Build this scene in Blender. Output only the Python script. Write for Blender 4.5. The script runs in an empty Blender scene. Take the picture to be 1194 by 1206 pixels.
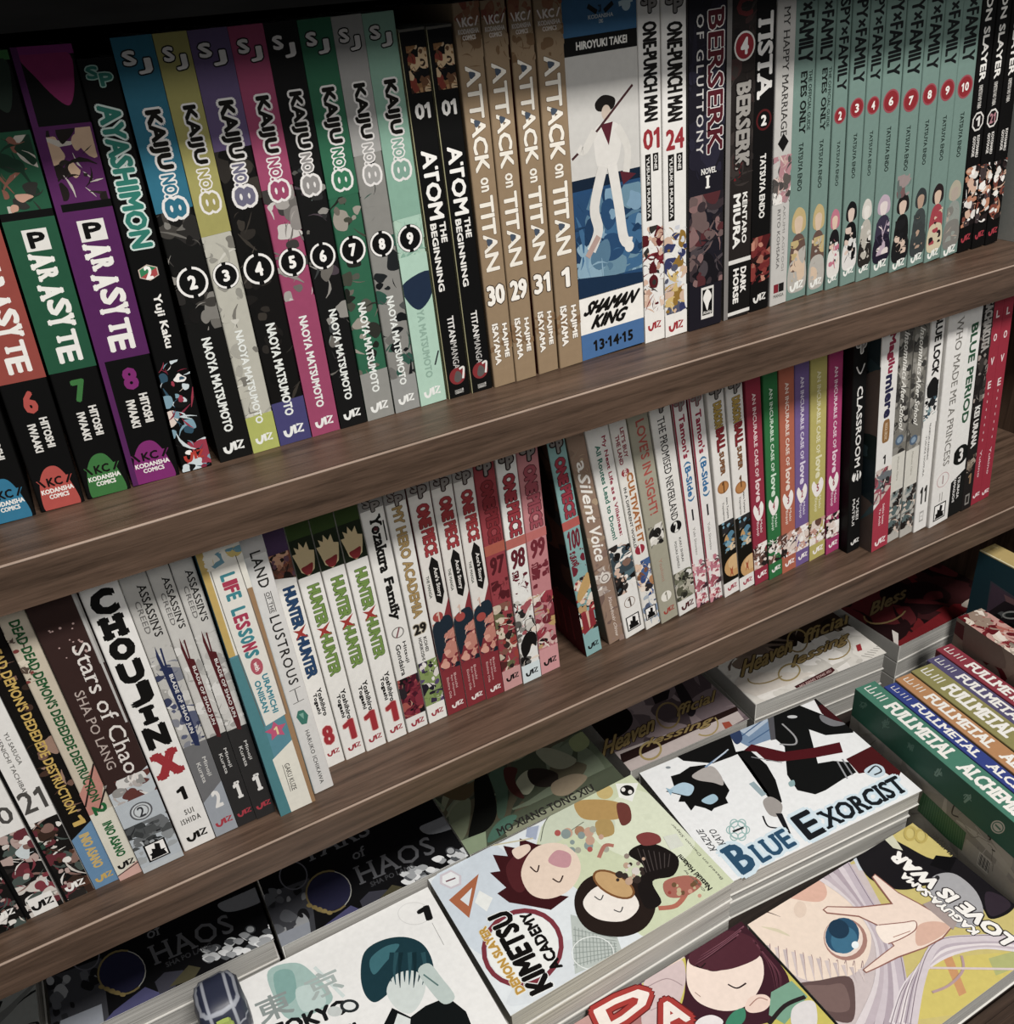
import bpy, math, random
import numpy as np
from mathutils import Vector, Matrix
sc = bpy.context.scene
COL = sc.collection
# ------------------------------------------------------------------ camera
F, CX, CY = 1089.16, 597.0, 603.0
CAMPOS = Vector((-0.10, -0.39827, 0.19979))
RV = Vector((0.49362, -0.20335, 0.47794))
RW = Matrix.Rotation(RV.length, 3, RV.normalized())      # world -> (right, forward, up)
cam = bpy.data.cameras.new('camera'); cam.sensor_fit = 'HORIZONTAL'; cam.sensor_width = 36
cam.lens = F * 36 / 1194; cam.clip_start = 0.01
co = bpy.data.objects.new('camera', cam); COL.objects.link(co)
M3 = Matrix((RW[0], RW[2], -RW[1])).transposed()
co.matrix_world = Matrix.Translation(CAMPOS) @ M3.to_4x4()
sc.camera = co
# ------------------------------------------------------------------ light
sc.view_settings.view_transform = 'Standard'; sc.view_settings.look = 'None'
sc.view_settings.gamma = 1; sc.view_settings.use_curve_mapping = False
sc.view_settings.exposure = 0.0
wd = bpy.data.worlds.new('room_air'); sc.world = wd; wd.use_nodes = True
wb = wd.node_tree.nodes['Background']; wb.inputs[0].default_value = (0.95, 0.97, 1, 1); wb.inputs[1].default_value = 0.16
def area(name, loc, target, sx, sy, power, color):
    l = bpy.data.lights.new(name, 'AREA'); l.shape = 'RECTANGLE'; l.size = sx; l.size_y = sy; l.energy = power; l.color = color
    o = bpy.data.objects.new(name, l); COL.objects.link(o); o.location = loc
    o.rotation_euler = (Vector(target) - Vector(loc)).to_track_quat('-Z', 'Y').to_euler()
area('ceiling_panel_light', (0.20, -1.30, 1.90), (0.15, 0.0, -0.2), 0.60, 0.30, 67.0, (1.0, 0.965, 0.92))
area('front_fill_light', (0.25, -2.3, 1.5), (0.15, 0.0, -0.1), 1.8, 0.6, 17.0, (1.0, 0.97, 0.93))  # added soft frontal fill to brighten the upright spines, no real fixture
# ------------------------------------------------------------------ materials
def lin(c):
    c = c / 255.0
    return c / 12.92 if c <= 0.04045 else ((c + 0.055) / 1.055) ** 2.4
_cc = {}
def rgb(h):
    if h not in _cc:
        c = [lin(int(h[i:i + 2], 16)) for i in (0, 2, 4)]; y = .3 * c[0] + .55 * c[1] + .15 * c[2]; st = (max(c) - min(c)) / max(max(c), 1e-6)
        _cc[h] = tuple((v + (y - v) * .1) * (1 - .24 * st) for v in c) + (1.0,)      # printing inks sit a little duller than screen colours
    return _cc[h]
def newmat(name):
    m = bpy.data.materials.new(name); m.use_nodes = True
    nt = m.node_tree; return m, nt, nt.nodes['Principled BSDF'], nt.nodes.new, nt.links.new
def print_mat(name, rough, coat):
    m, nt, b, N, L = newmat(name)
    a = N('ShaderNodeVertexColor'); a.layer_name = 'ink'
    n = N('ShaderNodeTexNoise'); n.inputs['Scale'].default_value = 260; n.inputs['Detail'].default_value = 4
    t = N('ShaderNodeTexCoord'); L(t.outputs['Object'], n.inputs['Vector'])
    r = N('ShaderNodeMapRange'); r.inputs[1].default_value = .3; r.inputs[2].default_value = .7; r.inputs[3].default_value = .95; r.inputs[4].default_value = 1.02
    L(n.outputs[0], r.inputs[0])
    mx = N('ShaderNodeVectorMath'); mx.operation = 'SCALE'; L(a.outputs['Color'], mx.inputs[0]); L(r.outputs[0], mx.inputs['Scale'])
    L(mx.outputs[0], b.inputs['Base Color'])
    b.inputs['Roughness'].default_value = rough; b.inputs['Specular IOR Level'].default_value = .12
    b.inputs['Coat Weight'].default_value = coat; b.inputs['Coat Roughness'].default_value = .3
    return m
PRINT = print_mat('printed_card', .55, .0)
GLOSS = print_mat('laminated_card', .42, .05)
def page_mat():
    m, nt, b, N, L = newmat('page_edges')
    t = N('ShaderNodeTexCoord'); mp = N('ShaderNodeMapping'); mp.inputs['Scale'].default_value = (2600, 8, 8)
    L(t.outputs['Object'], mp.inputs[0])
    n = N('ShaderNodeTexNoise'); n.inputs['Scale'].default_value = 1; n.inputs['Detail'].default_value = 3; L(mp.outputs[0], n.inputs['Vector'])
    r = N('ShaderNodeValToRGB'); e = r.color_ramp.elements
    e[0].position = .35; e[0].color = rgb('84827d'); e[1].position = .62; e[1].color = rgb('c6c4be')
    L(n.outputs[0], r.inputs[0]); L(r.outputs[0], b.inputs['Base Color']); b.inputs['Roughness'].default_value = .9
    return m
PAGE = page_mat()
def wood_mat(name, dark, mid, light, rough=.42, spec=.4, scale=(9, 170, 170)):
    m, nt, b, N, L = newmat(name)
    t = N('ShaderNodeTexCoord'); mp = N('ShaderNodeMapping'); mp.inputs['Scale'].default_value = scale
    L(t.outputs['Object'], mp.inputs[0])
    n = N('ShaderNodeTexNoise'); n.inputs['Scale'].default_value = 1.0; n.inputs['Detail'].default_value = 8; n.inputs['Roughness'].default_value = .62; n.inputs['Distortion'].default_value = .6
    L(mp.outputs[0], n.inputs['Vector'])
    mp2 = N('ShaderNodeMapping'); mp2.inputs['Scale'].default_value = tuple(v * 8 for v in scale); L(t.outputs['Object'], mp2.inputs[0])
    n2 = N('ShaderNodeTexNoise'); n2.inputs['Scale'].default_value = 1; n2.inputs['Detail'].default_value = 3; L(mp2.outputs[0], n2.inputs['Vector'])
    ad = N('ShaderNodeMath'); ad.operation = 'MULTIPLY_ADD'; ad.inputs[1].default_value = .3; L(n2.outputs[0], ad.inputs[0])
    sb = N('ShaderNodeMath'); sb.operation = 'SUBTRACT'; sb.inputs[1].default_value = .15; L(n.outputs[0], sb.inputs[0]); L(sb.outputs[0], ad.inputs[2])
    r = N('ShaderNodeValToRGB'); e = r.color_ramp.elements
    e[0].position = .30; e[0].color = rgb(dark); e[1].position = .72; e[1].color = rgb(light)
    k = r.color_ramp.elements.new(.5); k.color = rgb(mid)
    L(ad.outputs[0], r.inputs[0]); L(r.outputs[0], b.inputs['Base Color'])
    bp = N('ShaderNodeBump'); bp.inputs['Strength'].default_value = .12; bp.inputs['Distance'].default_value = .0006; L(ad.outputs[0], bp.inputs['Height']); L(bp.outputs[0], b.inputs['Normal'])
    b.inputs['Roughness'].default_value = rough; b.inputs['Specular IOR Level'].default_value = spec
    return m
WALNUT = wood_mat('walnut_laminate', '3a2b20', '584436', '6d5545')
EDGE = wood_mat('walnut_edge_highlight', '8a7565', 'a08a7a', 'b09a89', .3, .6)  # paler walnut: the highlight on the shelf's front edge is painted in
DARKWOOD = wood_mat('dark_stained_board', '1b1512', '2a211c', '382c26')
LIPWOOD = wood_mat('brown_ledge', '2c2018', '3e2e23', '4e3c2f')
def flat_mat(name, h, rough=.6, noise=0):
    m, nt, b, N, L = newmat(name)
    n = N('ShaderNodeTexNoise'); n.inputs['Scale'].default_value = 40; n.inputs['Detail'].default_value = 5
    mx = N('ShaderNodeMix'); mx.data_type = 'RGBA'; c = rgb(h)
    mx.inputs[6].default_value = c; mx.inputs[7].default_value = tuple(min(1, v * 1.35 + .002) for v in c[:3]) + (1,)
    L(n.outputs[0], mx.inputs[0]); L(mx.outputs[2], b.inputs['Base Color']); b.inputs['Roughness'].default_value = rough
    return m
BLACK = flat_mat('black_laminate', '020202', .95)
BLACK.node_tree.nodes['Principled BSDF'].inputs['Specular IOR Level'].default_value = .03
FLOORM = flat_mat('grey_carpet', '3a3836', .95)
WALLM = flat_mat('painted_wall', '55524e', .9)
# ------------------------------------------------------------------ helpers
def link(name, me, parent=None, kind=None, mats=()):
    o = bpy.data.objects.new(name, me); COL.objects.link(o)
    for m in mats: me.materials.append(m)
    if parent: o.parent = parent
    if kind: o['kind'] = kind
    return o
def tag(o, label, cat, group=None):
    o['label'] = label; o['category'] = cat
    if group: o['group'] = group
    return o
def mesh(name, vs, fs):
    me = bpy.data.meshes.new(name); me.from_pydata(vs, [], fs); me.update(); return me
def boxdata(x0, y0, z0, x1, y1, z1):
    v = [(x, y, z) for z in (z0, z1) for y in (y0, y1) for x in (x0, x1)]
    return v, [(0, 2, 3, 1), (4, 5, 7, 6), (0, 1, 5, 4), (2, 6, 7, 3), (0, 4, 6, 2), (1, 3, 7, 5)]
def box(name, b, mat, parent=None, kind=None, bevel=0, loc=None):
    v, f = boxdata(*b)
    if loc: v = [tuple(a - c for a, c in zip(p, loc)) for p in v]
    o = link(name, mesh(name, v, f), parent, kind, [mat])
    if loc: o.location = loc
    if bevel:
        m = o.modifiers.new('bevel', 'BEVEL'); m.width = bevel; m.segments = 3
    return o
# glyph shapes of the built-in font as flat meshes
_gc = {}
def glyphs(s, off=0.0, sp=1.0):
    k = (s, off, sp)
    if k in _gc: return _gc[k]
    c = bpy.data.curves.new('g', 'FONT'); c.body = s; c.offset = off; c.resolution_u = 2; c.space_character = sp
    c.fill_mode = 'FRONT' if hasattr(c, 'fill_mode') else c.fill_mode
    o = bpy.data.objects.new('g', c); COL.objects.link(o)
    dg = bpy.context.evaluated_depsgraph_get(); ev = o.evaluated_get(dg); me = ev.to_mesh()
    v = np.array([p.co[:2] for p in me.vertices]).reshape(-1, 2); f = [tuple(p.vertices) for p in me.polygons]
    ed = {}
    for p in f:
        for a, b in zip(p, p[1:] + p[:1]):
            q = (min(a, b), max(a, b)); ed[q] = ed.get(q, 0) + 1
    bd = [q for q, n in ed.items() if n == 1]
    ev.to_mesh_clear(); bpy.data.objects.remove(o); bpy.data.curves.remove(c)
    _gc[k] = (v, f, bd); return _gc[k]
def glyphs1(s, off=0.0, sp=1.0):
    v, f, bd = glyphs(s, off, sp)
    if '1' not in s: return v, f, bd
    vs, fs = [v], list(f); n = len(v)
    for i, ch in enumerate(s):
        if ch == '1':
            x1 = glyphs(s[:i + 1], off, sp)[0][:, 0].max() - .04
            vs.append(np.array([(x1, .683 + off), (x1 - .2, .57), (x1 - .2, .47), (x1, .56)])); fs.append((n, n + 1, n + 2, n + 3)); n += 4
    return np.vstack(vs), fs, bd
def glyph_serif(s, off, sp, slab):
    v, f, bd = glyphs1(s, off, sp)
    top = max((v[:, 1].max()), .1); ex = []
    for a, b in bd:
        p, q = v[a], v[b]
        if abs(p[1] - q[1]) < 1e-3 and .015 < abs(p[0] - q[0]) < .22:
            y = p[1]
            for lv, d in ((0, 1), (.683, -1)) + (() if s.isupper() else ((.45, -1),)):
                if abs(y - lv) < .03 + abs(off):
                    x0, x1 = min(p[0], q[0]) - .055, max(p[0], q[0]) + .055
                    ex.append([(x0, y), (x1, y), (x1, y + d * slab), (x0, y + d * slab)])
    if not ex: return v, f
    n = len(v); vv = np.vstack([v] + [np.array(e) for e in ex]); ff = list(f)
    for i in range(len(ex)): ff.append((n + 4 * i, n + 4 * i + 1, n + 4 * i + 2, n + 4 * i + 3))
    return vv, ff
def spline(pts, closed, n=5):
    P = [np.array(p, float) for p in pts]; m = len(P); out = []
    for i in range(m if closed else m - 1):
        if closed: a, b, c, d = P[(i - 1) % m], P[i], P[(i + 1) % m], P[(i + 2) % m]
        else: a, b, c, d = P[max(i - 1, 0)], P[i], P[i + 1], P[min(i + 2, m - 1)]
        for k in range(n):
            t = k / n
            out.append(.5 * ((2 * b) + (c - a) * t + (2 * a - 5 * b + 4 * c - d) * t * t + (3 * b - a - 3 * c + d) * t ** 3))
    if not closed: out.append(P[-1])
    return out
def clip(poly, x0, y0, x1, y1):
    for ax, lim, sg in ((0, x0, 1), (0, x1, -1), (1, y0, 1), (1, y1, -1)):
        out = []; n = len(poly)
        for i in range(n):
            p, q = poly[i], poly[(i + 1) % n]
            a, b = (p[ax] - lim) * sg, (q[ax] - lim) * sg
            if a >= 0: out.append(p)
            if a * b < 0: out.append(p + (q - p) * (a / (a - b)))
        poly = out
        if len(poly) < 3: return []
    return poly
LAYER = 0.000009
class Surf:
    """a flat printed face: origin, two axes and a normal in the book's own frame; ink is laid on it in thin layers"""
    def __init__(s, O, U, V, w, h, mw):
        s.O, s.U, s.V, s.w, s.h, s.mw = Vector(O), Vector(U), Vector(V), w, h, mw
        s.N = s.U.cross(s.V); s.k = 0; s.items = {}; s.mode = None; s.ref = None; s.box = (0, 0, w, h)
        inv = mw.inverted(); s.cl = inv @ CAMPOS; s.inv3 = inv.to_3x3()
    def pix(s, x, y):
        d = s.inv3 @ (RW.transposed() @ Vector(((x - CX) / F, 1.0, -(y - CY) / F)))
        t = (s.O - s.cl).dot(s.N) / d.dot(s.N); p = s.cl + d * t - s.O
        return np.array((p.dot(s.U), p.dot(s.V)))
    def v(s, y):
        """image row -> height fraction on the spine's middle line"""
        if -.6 < y <= 1.6: return y
        def py(f):
            q = RW @ (s.mw @ (s.O + s.U * (s.w / 2) + s.V * (s.h * f)) - CAMPOS); return CY - F * q.z / q.y
        a, b = -.6, 1.6
        for _ in range(40):
            m = (a + b) / 2
            if py(m) > y: a = m
            else: b = m
        return min((a + b) / 2, .985)
    def pt(s, p):
        if s.mode is None: return np.array((p[0] * s.w, (s.ref or s).v(p[1]) * s.h))
        ox, oy, k = s.mode; return s.pix(ox + p[0] / k, oy + p[1] / k)
    def put(s, poly, col):
        poly = clip(poly, *s.box)
        if len(poly) < 3: return
        s.items.setdefault(s.k, []).append((np.array(poly), [tuple(range(len(poly)))], col, None))
    def build(s):
        """ink that overlaps earlier ink goes one layer higher; ink that does not stays low"""
        vs, fs, cs = [], [], []; seen = np.zeros((len(s.items), 5)); n = 0
        for k in sorted(s.items):
            it = s.items[k]; P = np.vstack([q[0] for q in it]); lo, hi = P.min(0), P.max(0)
            e = seen[:n]; m = (e[:, 0] < hi[0]) & (e[:, 2] > lo[0]) & (e[:, 1] < hi[1]) & (e[:, 3] > lo[1])
            lv = 1 + (e[m, 4].max() if m.any() else 0); seen[n] = (lo[0], lo[1], hi[0], hi[1], lv); n += 1
            for pts, faces, col, sub in it:
                base = len(vs); o = s.O + s.N * (LAYER * lv)
                for j, p in enumerate(pts):
                    v = o + s.U * float(p[0]) + s.V * float(p[1])
                    vs.append(tuple(v + s.N * float(sub[j])) if sub is not None else tuple(v))
                for f in faces: fs.append(tuple(base + i for i in f)); cs.append(rgb(col))
        return vs, fs, cs
    def poly(s, pts, col, smooth=False):
        s.k += 1
        if smooth: pts = spline(pts, True)
        q = [s.pt(p) for p in pts]
        s.put(q, col)
    def blob(s, pts, col): s.poly(pts, col, True)
    def unit(s):
        if s.mode is None: return s.w
        return float(np.linalg.norm(s.pt((601, 600)) - s.pt((600, 600))) + np.linalg.norm(s.pt((600, 601)) - s.pt((600, 600)))) / 2
    def line(s, pts, w, col, smooth=True, taper=False):
        s.k += 1
        if smooth and len(pts) > 2: pts = spline(pts, False)
        q = [s.pt(p) for p in pts]; wd = w * s.wunit; n = len(q); L, R = [], []
        for i in range(n):
            d = q[min(i + 1, n - 1)] - q[max(i - 1, 0)]; d = d / (np.linalg.norm(d) + 1e-12); nn = np.array((-d[1], d[0]))
            e = wd / 2 * ((1 - i / (n - 1)) * .9 + .1 if taper else 1)
            L.append(q[i] + nn * e); R.append(q[i] - nn * e)
        for i in range(n - 1): s.put([L[i], R[i], R[i + 1], L[i + 1]], col)
    @property
    def wunit(s): return s.unit() if s.mode else s.w
    def disc(s, c, r, col, ry=None, n=22, rot=0):
        s.k += 1
        if s.mode is None:
            o = s.pt(c); a = r * s.w; b = a if ry is None else ry * s.w
            s.put([o + np.array((a * math.cos(t * 2 * math.pi / n), b * math.sin(t * 2 * math.pi / n))) for t in range(n)], col)
        else:
            ry = ry or r; cr, sr = math.cos(rot), math.sin(rot)
            pts = []
            for t in range(n):
                x, y = r * math.cos(t * 2 * math.pi / n), ry * math.sin(t * 2 * math.pi / n)
                pts.append((c[0] + x * cr - y * sr, c[1] + x * sr + y * cr))
            s.put([s.pt(p) for p in pts], col)
    def ring(s, c, r, w, col, ry=None, n=24, a0=0, a1=360, rot=0):
        ry = ry or r; m = max(6, int(n * (a1 - a0) / 360)); P = []; s.k += 1
        cr, sr = math.cos(rot), math.sin(rot)
        for t in range(m + 1):
            a = math.radians(a0 + (a1 - a0) * t / m)
            pr = []
            for e in (1, -1):
                x, y = (r + e * w / 2) * math.cos(a), (ry + e * w / 2) * math.sin(a); x, y = x * cr - y * sr, x * sr + y * cr
                pr.append(s.pt(c) + np.array((x * s.w, y * s.w)) if s.mode is None else s.pt((c[0] + x, c[1] + y)))
            P.append(pr)
        for i in range(m): s.put([P[i][0], P[i][1], P[i + 1][1], P[i + 1][0]], col)
    def text(s, st, bl, br, tl, col, b=0.0, ol=None, off=0.0, sp=1.0, serif=0, shear=0.0, warp=None):
        """lettering fitted into the box bl-br-tl; b = stroke fattening, ol = (colour, width) outline, in box heights"""
        v, f = glyph_serif(st, off, sp, serif) if serif else glyphs1(st, off, sp)[:2]
        n0 = len(glyphs(st, off, sp)[0])
        if len(v) == 0: return
        lo, hi = v.min(0), v.max(0); nv = (v - lo) / np.maximum(hi - lo, 1e-6)
        if shear: nv[:, 0] += (nv[:, 1] - .5) * shear
        if warp: nv = np.array([warp(p) for p in nv])
        o = s.pt(bl); eu = s.pt(br) - o; ev = s.pt(tl) - o; H = float(np.linalg.norm(ev)); Wd = float(np.linalg.norm(eu))
        b = .012 if b < 0 else max(b + .025, .045) if not serif or b else .03
        m = min(b * H * .5, .11 * Wd / max(len(st), 1))
        pu, pv = min(m / max(Wd, 1e-9), .3), min(m / max(H, 1e-9), .3)
        nv = np.array((pu, pv)) + nv * np.array((1 - 2 * pu, 1 - 2 * pv))
        q = o + nv[:, :1] * eu + nv[:, 1:] * ev
        def copies(rad, n, cl):
            s.k += 1
            for i in range(max(n, 1)):
                d = np.zeros(2) if n == 0 else np.array((math.cos(2 * math.pi * (i + .5) / n), math.sin(2 * math.pi * (i + .5) / n))) * rad
                sub = np.full(len(q), i * 6e-7); sub[n0:] += 3e-7
                s.items.setdefault(s.k, []).append((q + d, f, cl, sub))
        if ol: copies(m + ol[1] * H * .8, 12, ol[0])
        if b > 0: copies(m, 6 if b > .05 else 4, col)
        else: copies(0, 0, col)
    def vt(s, st, va, vb, u0, u1, col, **k):       # reads down the spine
        s.text(st, (u0, va), (u0, vb), (u1, va), col, **k)
    def ht(s, st, u0, u1, vt_, vb, col, **k):      # reads across the spine
        s.text(st, (u0, vb), (u1, vb), (u0, vt_), col, **k)
    def band(s, va, vb, col, u0=0, u1=1, sl=0):    # va upper edge, vb lower edge
        va, vb = (s.ref or s).v(va), (s.ref or s).v(vb)
        s.poly([(u0, vb), (u1, vb + sl), (u1, va + sl), (u0, va)], col)
    def art(s, va, vb, cols, seed, n=26, u0=0, u1=1, bg=None, lines=True):
        """a busy abstract illustration: soft masses and strokes in the given colours"""
        rn = random.Random(seed); n = int(n * 1.8); R = s.ref or s; va, vb = R.v(va), R.v(vb)
        if bg: s.band(va, vb, bg, u0, u1)
        keep = s.box; s.box = (u0 * s.w, vb * s.h, u1 * s.w, va * s.h); H = (va - vb) * s.h; A = (u1 - u0) * s.w
        for i in range(n):
            c = np.array((rn.uniform(u0, u1) * s.w, rn.uniform(vb, va) * s.h)); col = rn.choice(cols); sz = min(A, H) * rn.uniform(.1, .42) * (1.25 - .95 * i / n)
            s.k += 1
            if lines and rn.random() < .4:
                a = rn.uniform(0, 6.3); d = np.array((math.cos(a), math.sin(a))); e = np.array((-d[1], d[0])); t = sz * rn.uniform(.08, .2); bend = rn.uniform(-.5, .5) * sz
                L, Rr = [], []
                for j in range(5):
                    g = j / 4 - .5; p = c + d * (g * 2.4 * sz) + e * bend * (1 - 4 * g * g); tt = t * (1 - abs(g) * 1.6); L.append(p + e * tt); Rr.append(p - e * tt)
                s.put(L + Rr[::-1], col)
            else:
                m = rn.randint(6, 9); ph = rn.uniform(0, 6.3); ex = rn.uniform(.6, 1.5)
                P = []
                for j in range(m):
                    a = ph + 2 * math.pi * j / m; r = sz * rn.uniform(.55, 1.1); P.append(c + np.array((math.cos(a) * r, math.sin(a) * r * ex)))
                s.put(spline(P, True, 3), col)
        s.box = keep
# ------------------------------------------------------------------ books
def trim(rows, depth=.1905):
    """narrow a book that would cut into its leaning neighbour"""
    out = [list(r) for r in rows]
    for a, b in zip(out, out[1:]):
        ra, rb = math.radians(a[3]), math.radians(b[3]); over = -9
        for h in (0, min(a[4], b[4])):
            xa = a[1] + a[2] * math.cos(ra) - h * math.sin(ra); za = h * math.cos(ra) + a[2] * math.sin(ra)
            over = max(over, xa - (b[1] - za * math.tan(rb)))
        if over > -.12: a[2] -= over + .12
    return out
def shell(w, D, h, t=.0005, r=.0009):
    pr = []
    for k in range(4): a = math.pi + k * math.pi / 6; pr.append((r + r * math.cos(a), r + r * math.sin(a)))
    for k in range(4): a = 1.5 * math.pi + k * math.pi / 6; pr.append((w - r + r * math.cos(a), r + r * math.sin(a)))
    pr += [(w, D), (w - t, D), (w - t, t * 2), (t, t * 2), (t, D), (0, D)]
    n = len(pr); vs = [(x, y, 0) for x, y in pr] + [(x, y, h) for x, y in pr]
    fs = [(i, (i + 1) % n, n + (i + 1) % n, n + i) for i in range(n)] + [tuple(range(n - 1, -1, -1)), tuple(range(n, 2 * n))]
    kind = []
    for i in range(n):
        a, b = pr[i], pr[(i + 1) % n]
        if i == n - 1: kind.append('L')
        elif i == 7: kind.append('R')
        elif i < 7: kind.append('S')
        else: kind.append('I')
    return vs, fs, kind + ['I', 'I']
class Book:
    def __init__(s, name, mw, w, h, D, spine, left=None, right=None, mat=None, inset=.0012):
        s.mw = mw; s.w, s.h, s.D = w, h, D; s.mat = mat or PRINT
        s.root = bpy.data.objects.new(name, None); COL.objects.link(s.root); s.root.matrix_world = mw; s.root.empty_display_size = .02
        s.col = dict(S=spine, L=left or spine, R=right or spine, I='d8d6d0')
        e = .00003
        s.S = Surf((0, -e, 0), (1, 0, 0), (0, 0, 1), w, h, mw)
        s.R = Surf((w + e, 0, 0), (0, 1, 0), (0, 0, 1), D, h, mw)
        s.L = Surf((-e, D, 0), (0, -1, 0), (0, 0, 1), D, h, mw)
        s.inset = inset
    def finish(s):
        vs, fs, kd = shell(s.w, s.D, s.h); cs = [rgb(s.col[k]) for k in kd]
        for q in (s.S, s.R, s.L):
            b = len(vs); V, Fc, C = q.build(); vs = vs + V; fs = fs + [tuple(b + a for a in f) for f in Fc]; cs = cs + C
        me = mesh('cover', vs, fs)
        at = me.color_attributes.new('ink', 'FLOAT_COLOR', 'CORNER')
        buf = np.empty((len(me.loops), 4), np.float32)
        for p, c in zip(me.polygons, cs): buf[p.loop_start:p.loop_start + p.loop_total] = c
        at.data.foreach_set('color', buf.ravel())
        link('cover', me, s.root, None, [s.mat])
        t = .0006; i = s.inset
        v, f = boxdata(t, t * 2.2, i, s.w - t, s.D - i, s.h - i)
        o = link('page_block', mesh('page_block', v, f), s.root, None, [PAGE])
BOOKS = {}
def stand(key, x, y, z, w, h, D, lean, spine, left=None, mat=None):
    a = math.radians(lean); zz = z + 0.0001 + (w * math.sin(-a) if a < 0 else 0)
    xx = x if a >= 0 else x + w * (1 - math.cos(a))
    mw = Matrix.Translation((xx, y, zz)) @ Matrix.Rotation(-a, 4, 'Y')
    b = Book('paperback_book', mw, w, h, D, spine, left, None, mat); BOOKS[key] = b; return b
def lie(name, key, corner, ang, spine_side, w, h, D, top, spine='c8c6c0', bottom=None, mat=None):
    """a book lying flat: corner = far left corner of its upper cover, ang = turn in plan"""
    ca, sa = math.cos(ang), math.sin(ang); X = Vector((ca, sa, 0)); Y = Vector((-sa, ca, 0)); Z = Vector((0, 0, 1)); c = Vector(corner)
    if spine_side == 'F': o, y, z = c, -Y, X
    elif spine_side == 'L': o, y, z = c - Y * h, X, Y
    elif spine_side == 'R': o, y, z = c + X * D, -X, -Y
    else: o, y, z = c + X * h - Y * D, Y, -X
    o = o - Z * w
    mw = Matrix((Z, y, z)).transposed().to_4x4(); mw.translation = o
    b = Book(name, mw, w, h, D, spine, bottom or top, top, mat or GLOSS); b.col['R'] = top; BOOKS[key] = b; return b
# ------------------------------------------------------------------ the shelving unit
ZS = -0.21783; TH = 0.02331; XL, XR = -0.62, 0.70; DEP = 0.26
def shelf(name, z):
    o = box(name, (XL, 0.0016, z - TH, XR, DEP, z), WALNUT, None, 'structure')
    v, f = boxdata(XL, 0, z - TH, XR, 0.0015, z - .0012)
    link('edge_band', mesh('edge_band', v, f), o, None, [WALNUT])
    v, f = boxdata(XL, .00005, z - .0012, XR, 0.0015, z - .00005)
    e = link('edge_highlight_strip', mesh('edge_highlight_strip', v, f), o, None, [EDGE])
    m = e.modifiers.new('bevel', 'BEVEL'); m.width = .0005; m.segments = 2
    return o
shelf('trim_1', 0.0); shelf('trim_2', ZS)
box('trim_3', (XL, 0.0, 0.1958, XR, DEP, 0.46), BLACK, None, 'structure')
box('wall_back', (XL - .02, DEP + .0005, -.512, XR + .02, DEP + .02, .46), BLACK, None, 'structure')
SIDE = wood_mat('walnut_side_panel', '3a2b20', '584436', '6d5545', scale=(110, 110, 5))
box('wall_right', (XR + .0003, .002, -.512, XR + .02, DEP, .1955), SIDE, None, 'structure')
box('wall_left', (XL - .02, 0, -.512, XL - .0003, DEP, .46), SIDE, None, 'structure')
box('trim_4', (XL, -.32, -.535, .95, DEP, -.512), DARKWOOD, None, 'structure')            # floor of the display tray
box('trim_5', (XL, -.199, -.5118, .405, .255, -.4525), DARKWOOD, None, 'structure')         # raised tier
box('trim_6', (.4055, .056, -.5118, .6995, .255, -.4525), DARKWOOD, None, 'structure')
lip = box('trim_7', (XL, -.32, -.5118, .95, -.1995, -.4525), LIPWOOD, None, 'structure', .0015)
for i in range(3): box('front_moulding', (XL, -.212 - i * .018, -.4525, .95, -.207 - i * .018, -.4512), LIPWOOD, lip, None, .0005)
box('floor', (-3, -3.5, -1.32, 3, 1.0, -1.30), FLOORM, None, 'structure')
# ------------------------------------------------------------------ marks used on many spines
def viz(S, vc, col, u0=.2, u1=.8, lw=.085):
    vc = (S.ref or S).v(vc); W = u1 - u0; hh = W * S.w / S.h * .62
    g = lambda x, y: (u0 + x * W, vc + (y - .5) * hh)
    lw = lw * W / .6
    for p in ([(0, .62), (.03, .22), (.2, .05), (.34, .3), (.42, .85)], [(.56, .12), (.56, .92)]): S.line([g(*q) for q in p], lw * 1.15, col)
    S.line([g(*q) for q in [(.68, .86), (1, .86), (.7, .2), (1.02, .2)]], lw, col, smooth=False)
def sj(S, va, vb, col='cfcbc8', out='141414', second='J'):
    R = S.ref or S; va, vb = R.v(va), R.v(vb); h = va - vb
    S.ht('S', .17, .5, va, va - h * .62, col, b=.1, ol=(out, .12))
    S.ht(second, .48, .84, va - h * .36, vb, col, b=.1, ol=(out, .12))
def kc(S, va, vb, col, txt, u0=.12, u1=.88):
    R = S.ref or S; va, vb = R.v(va), R.v(vb); h = va - vb
    S.poly([(u0, va), (u0 + .1, va), ((u0 + u1) / 2, vb - h * .12), (u1 - .1, va), (u1, va), ((u0 + u1) / 2 + .12, vb - h * .05), ((u0 + u1) / 2 - .12, vb - h * .05)], '2a201c') if 0 else None
    S.ht('KC', u0 + .18, u1 - .2, va, va - h * .42, col, b=.07)
    S.line([(u0, va), (u0 + .12, va - h * .4)], .05, col); S.line([(u1, va), (u1 - .12, va - h * .4)], .05, col)
    S.ht('KODANSHA', u0, u1, va - h * .5, va - h * .73, txt, b=.07); S.ht('COMICS', u0 + .14, u1 - .14, va - h * .78, vb, txt, b=.07)
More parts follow.
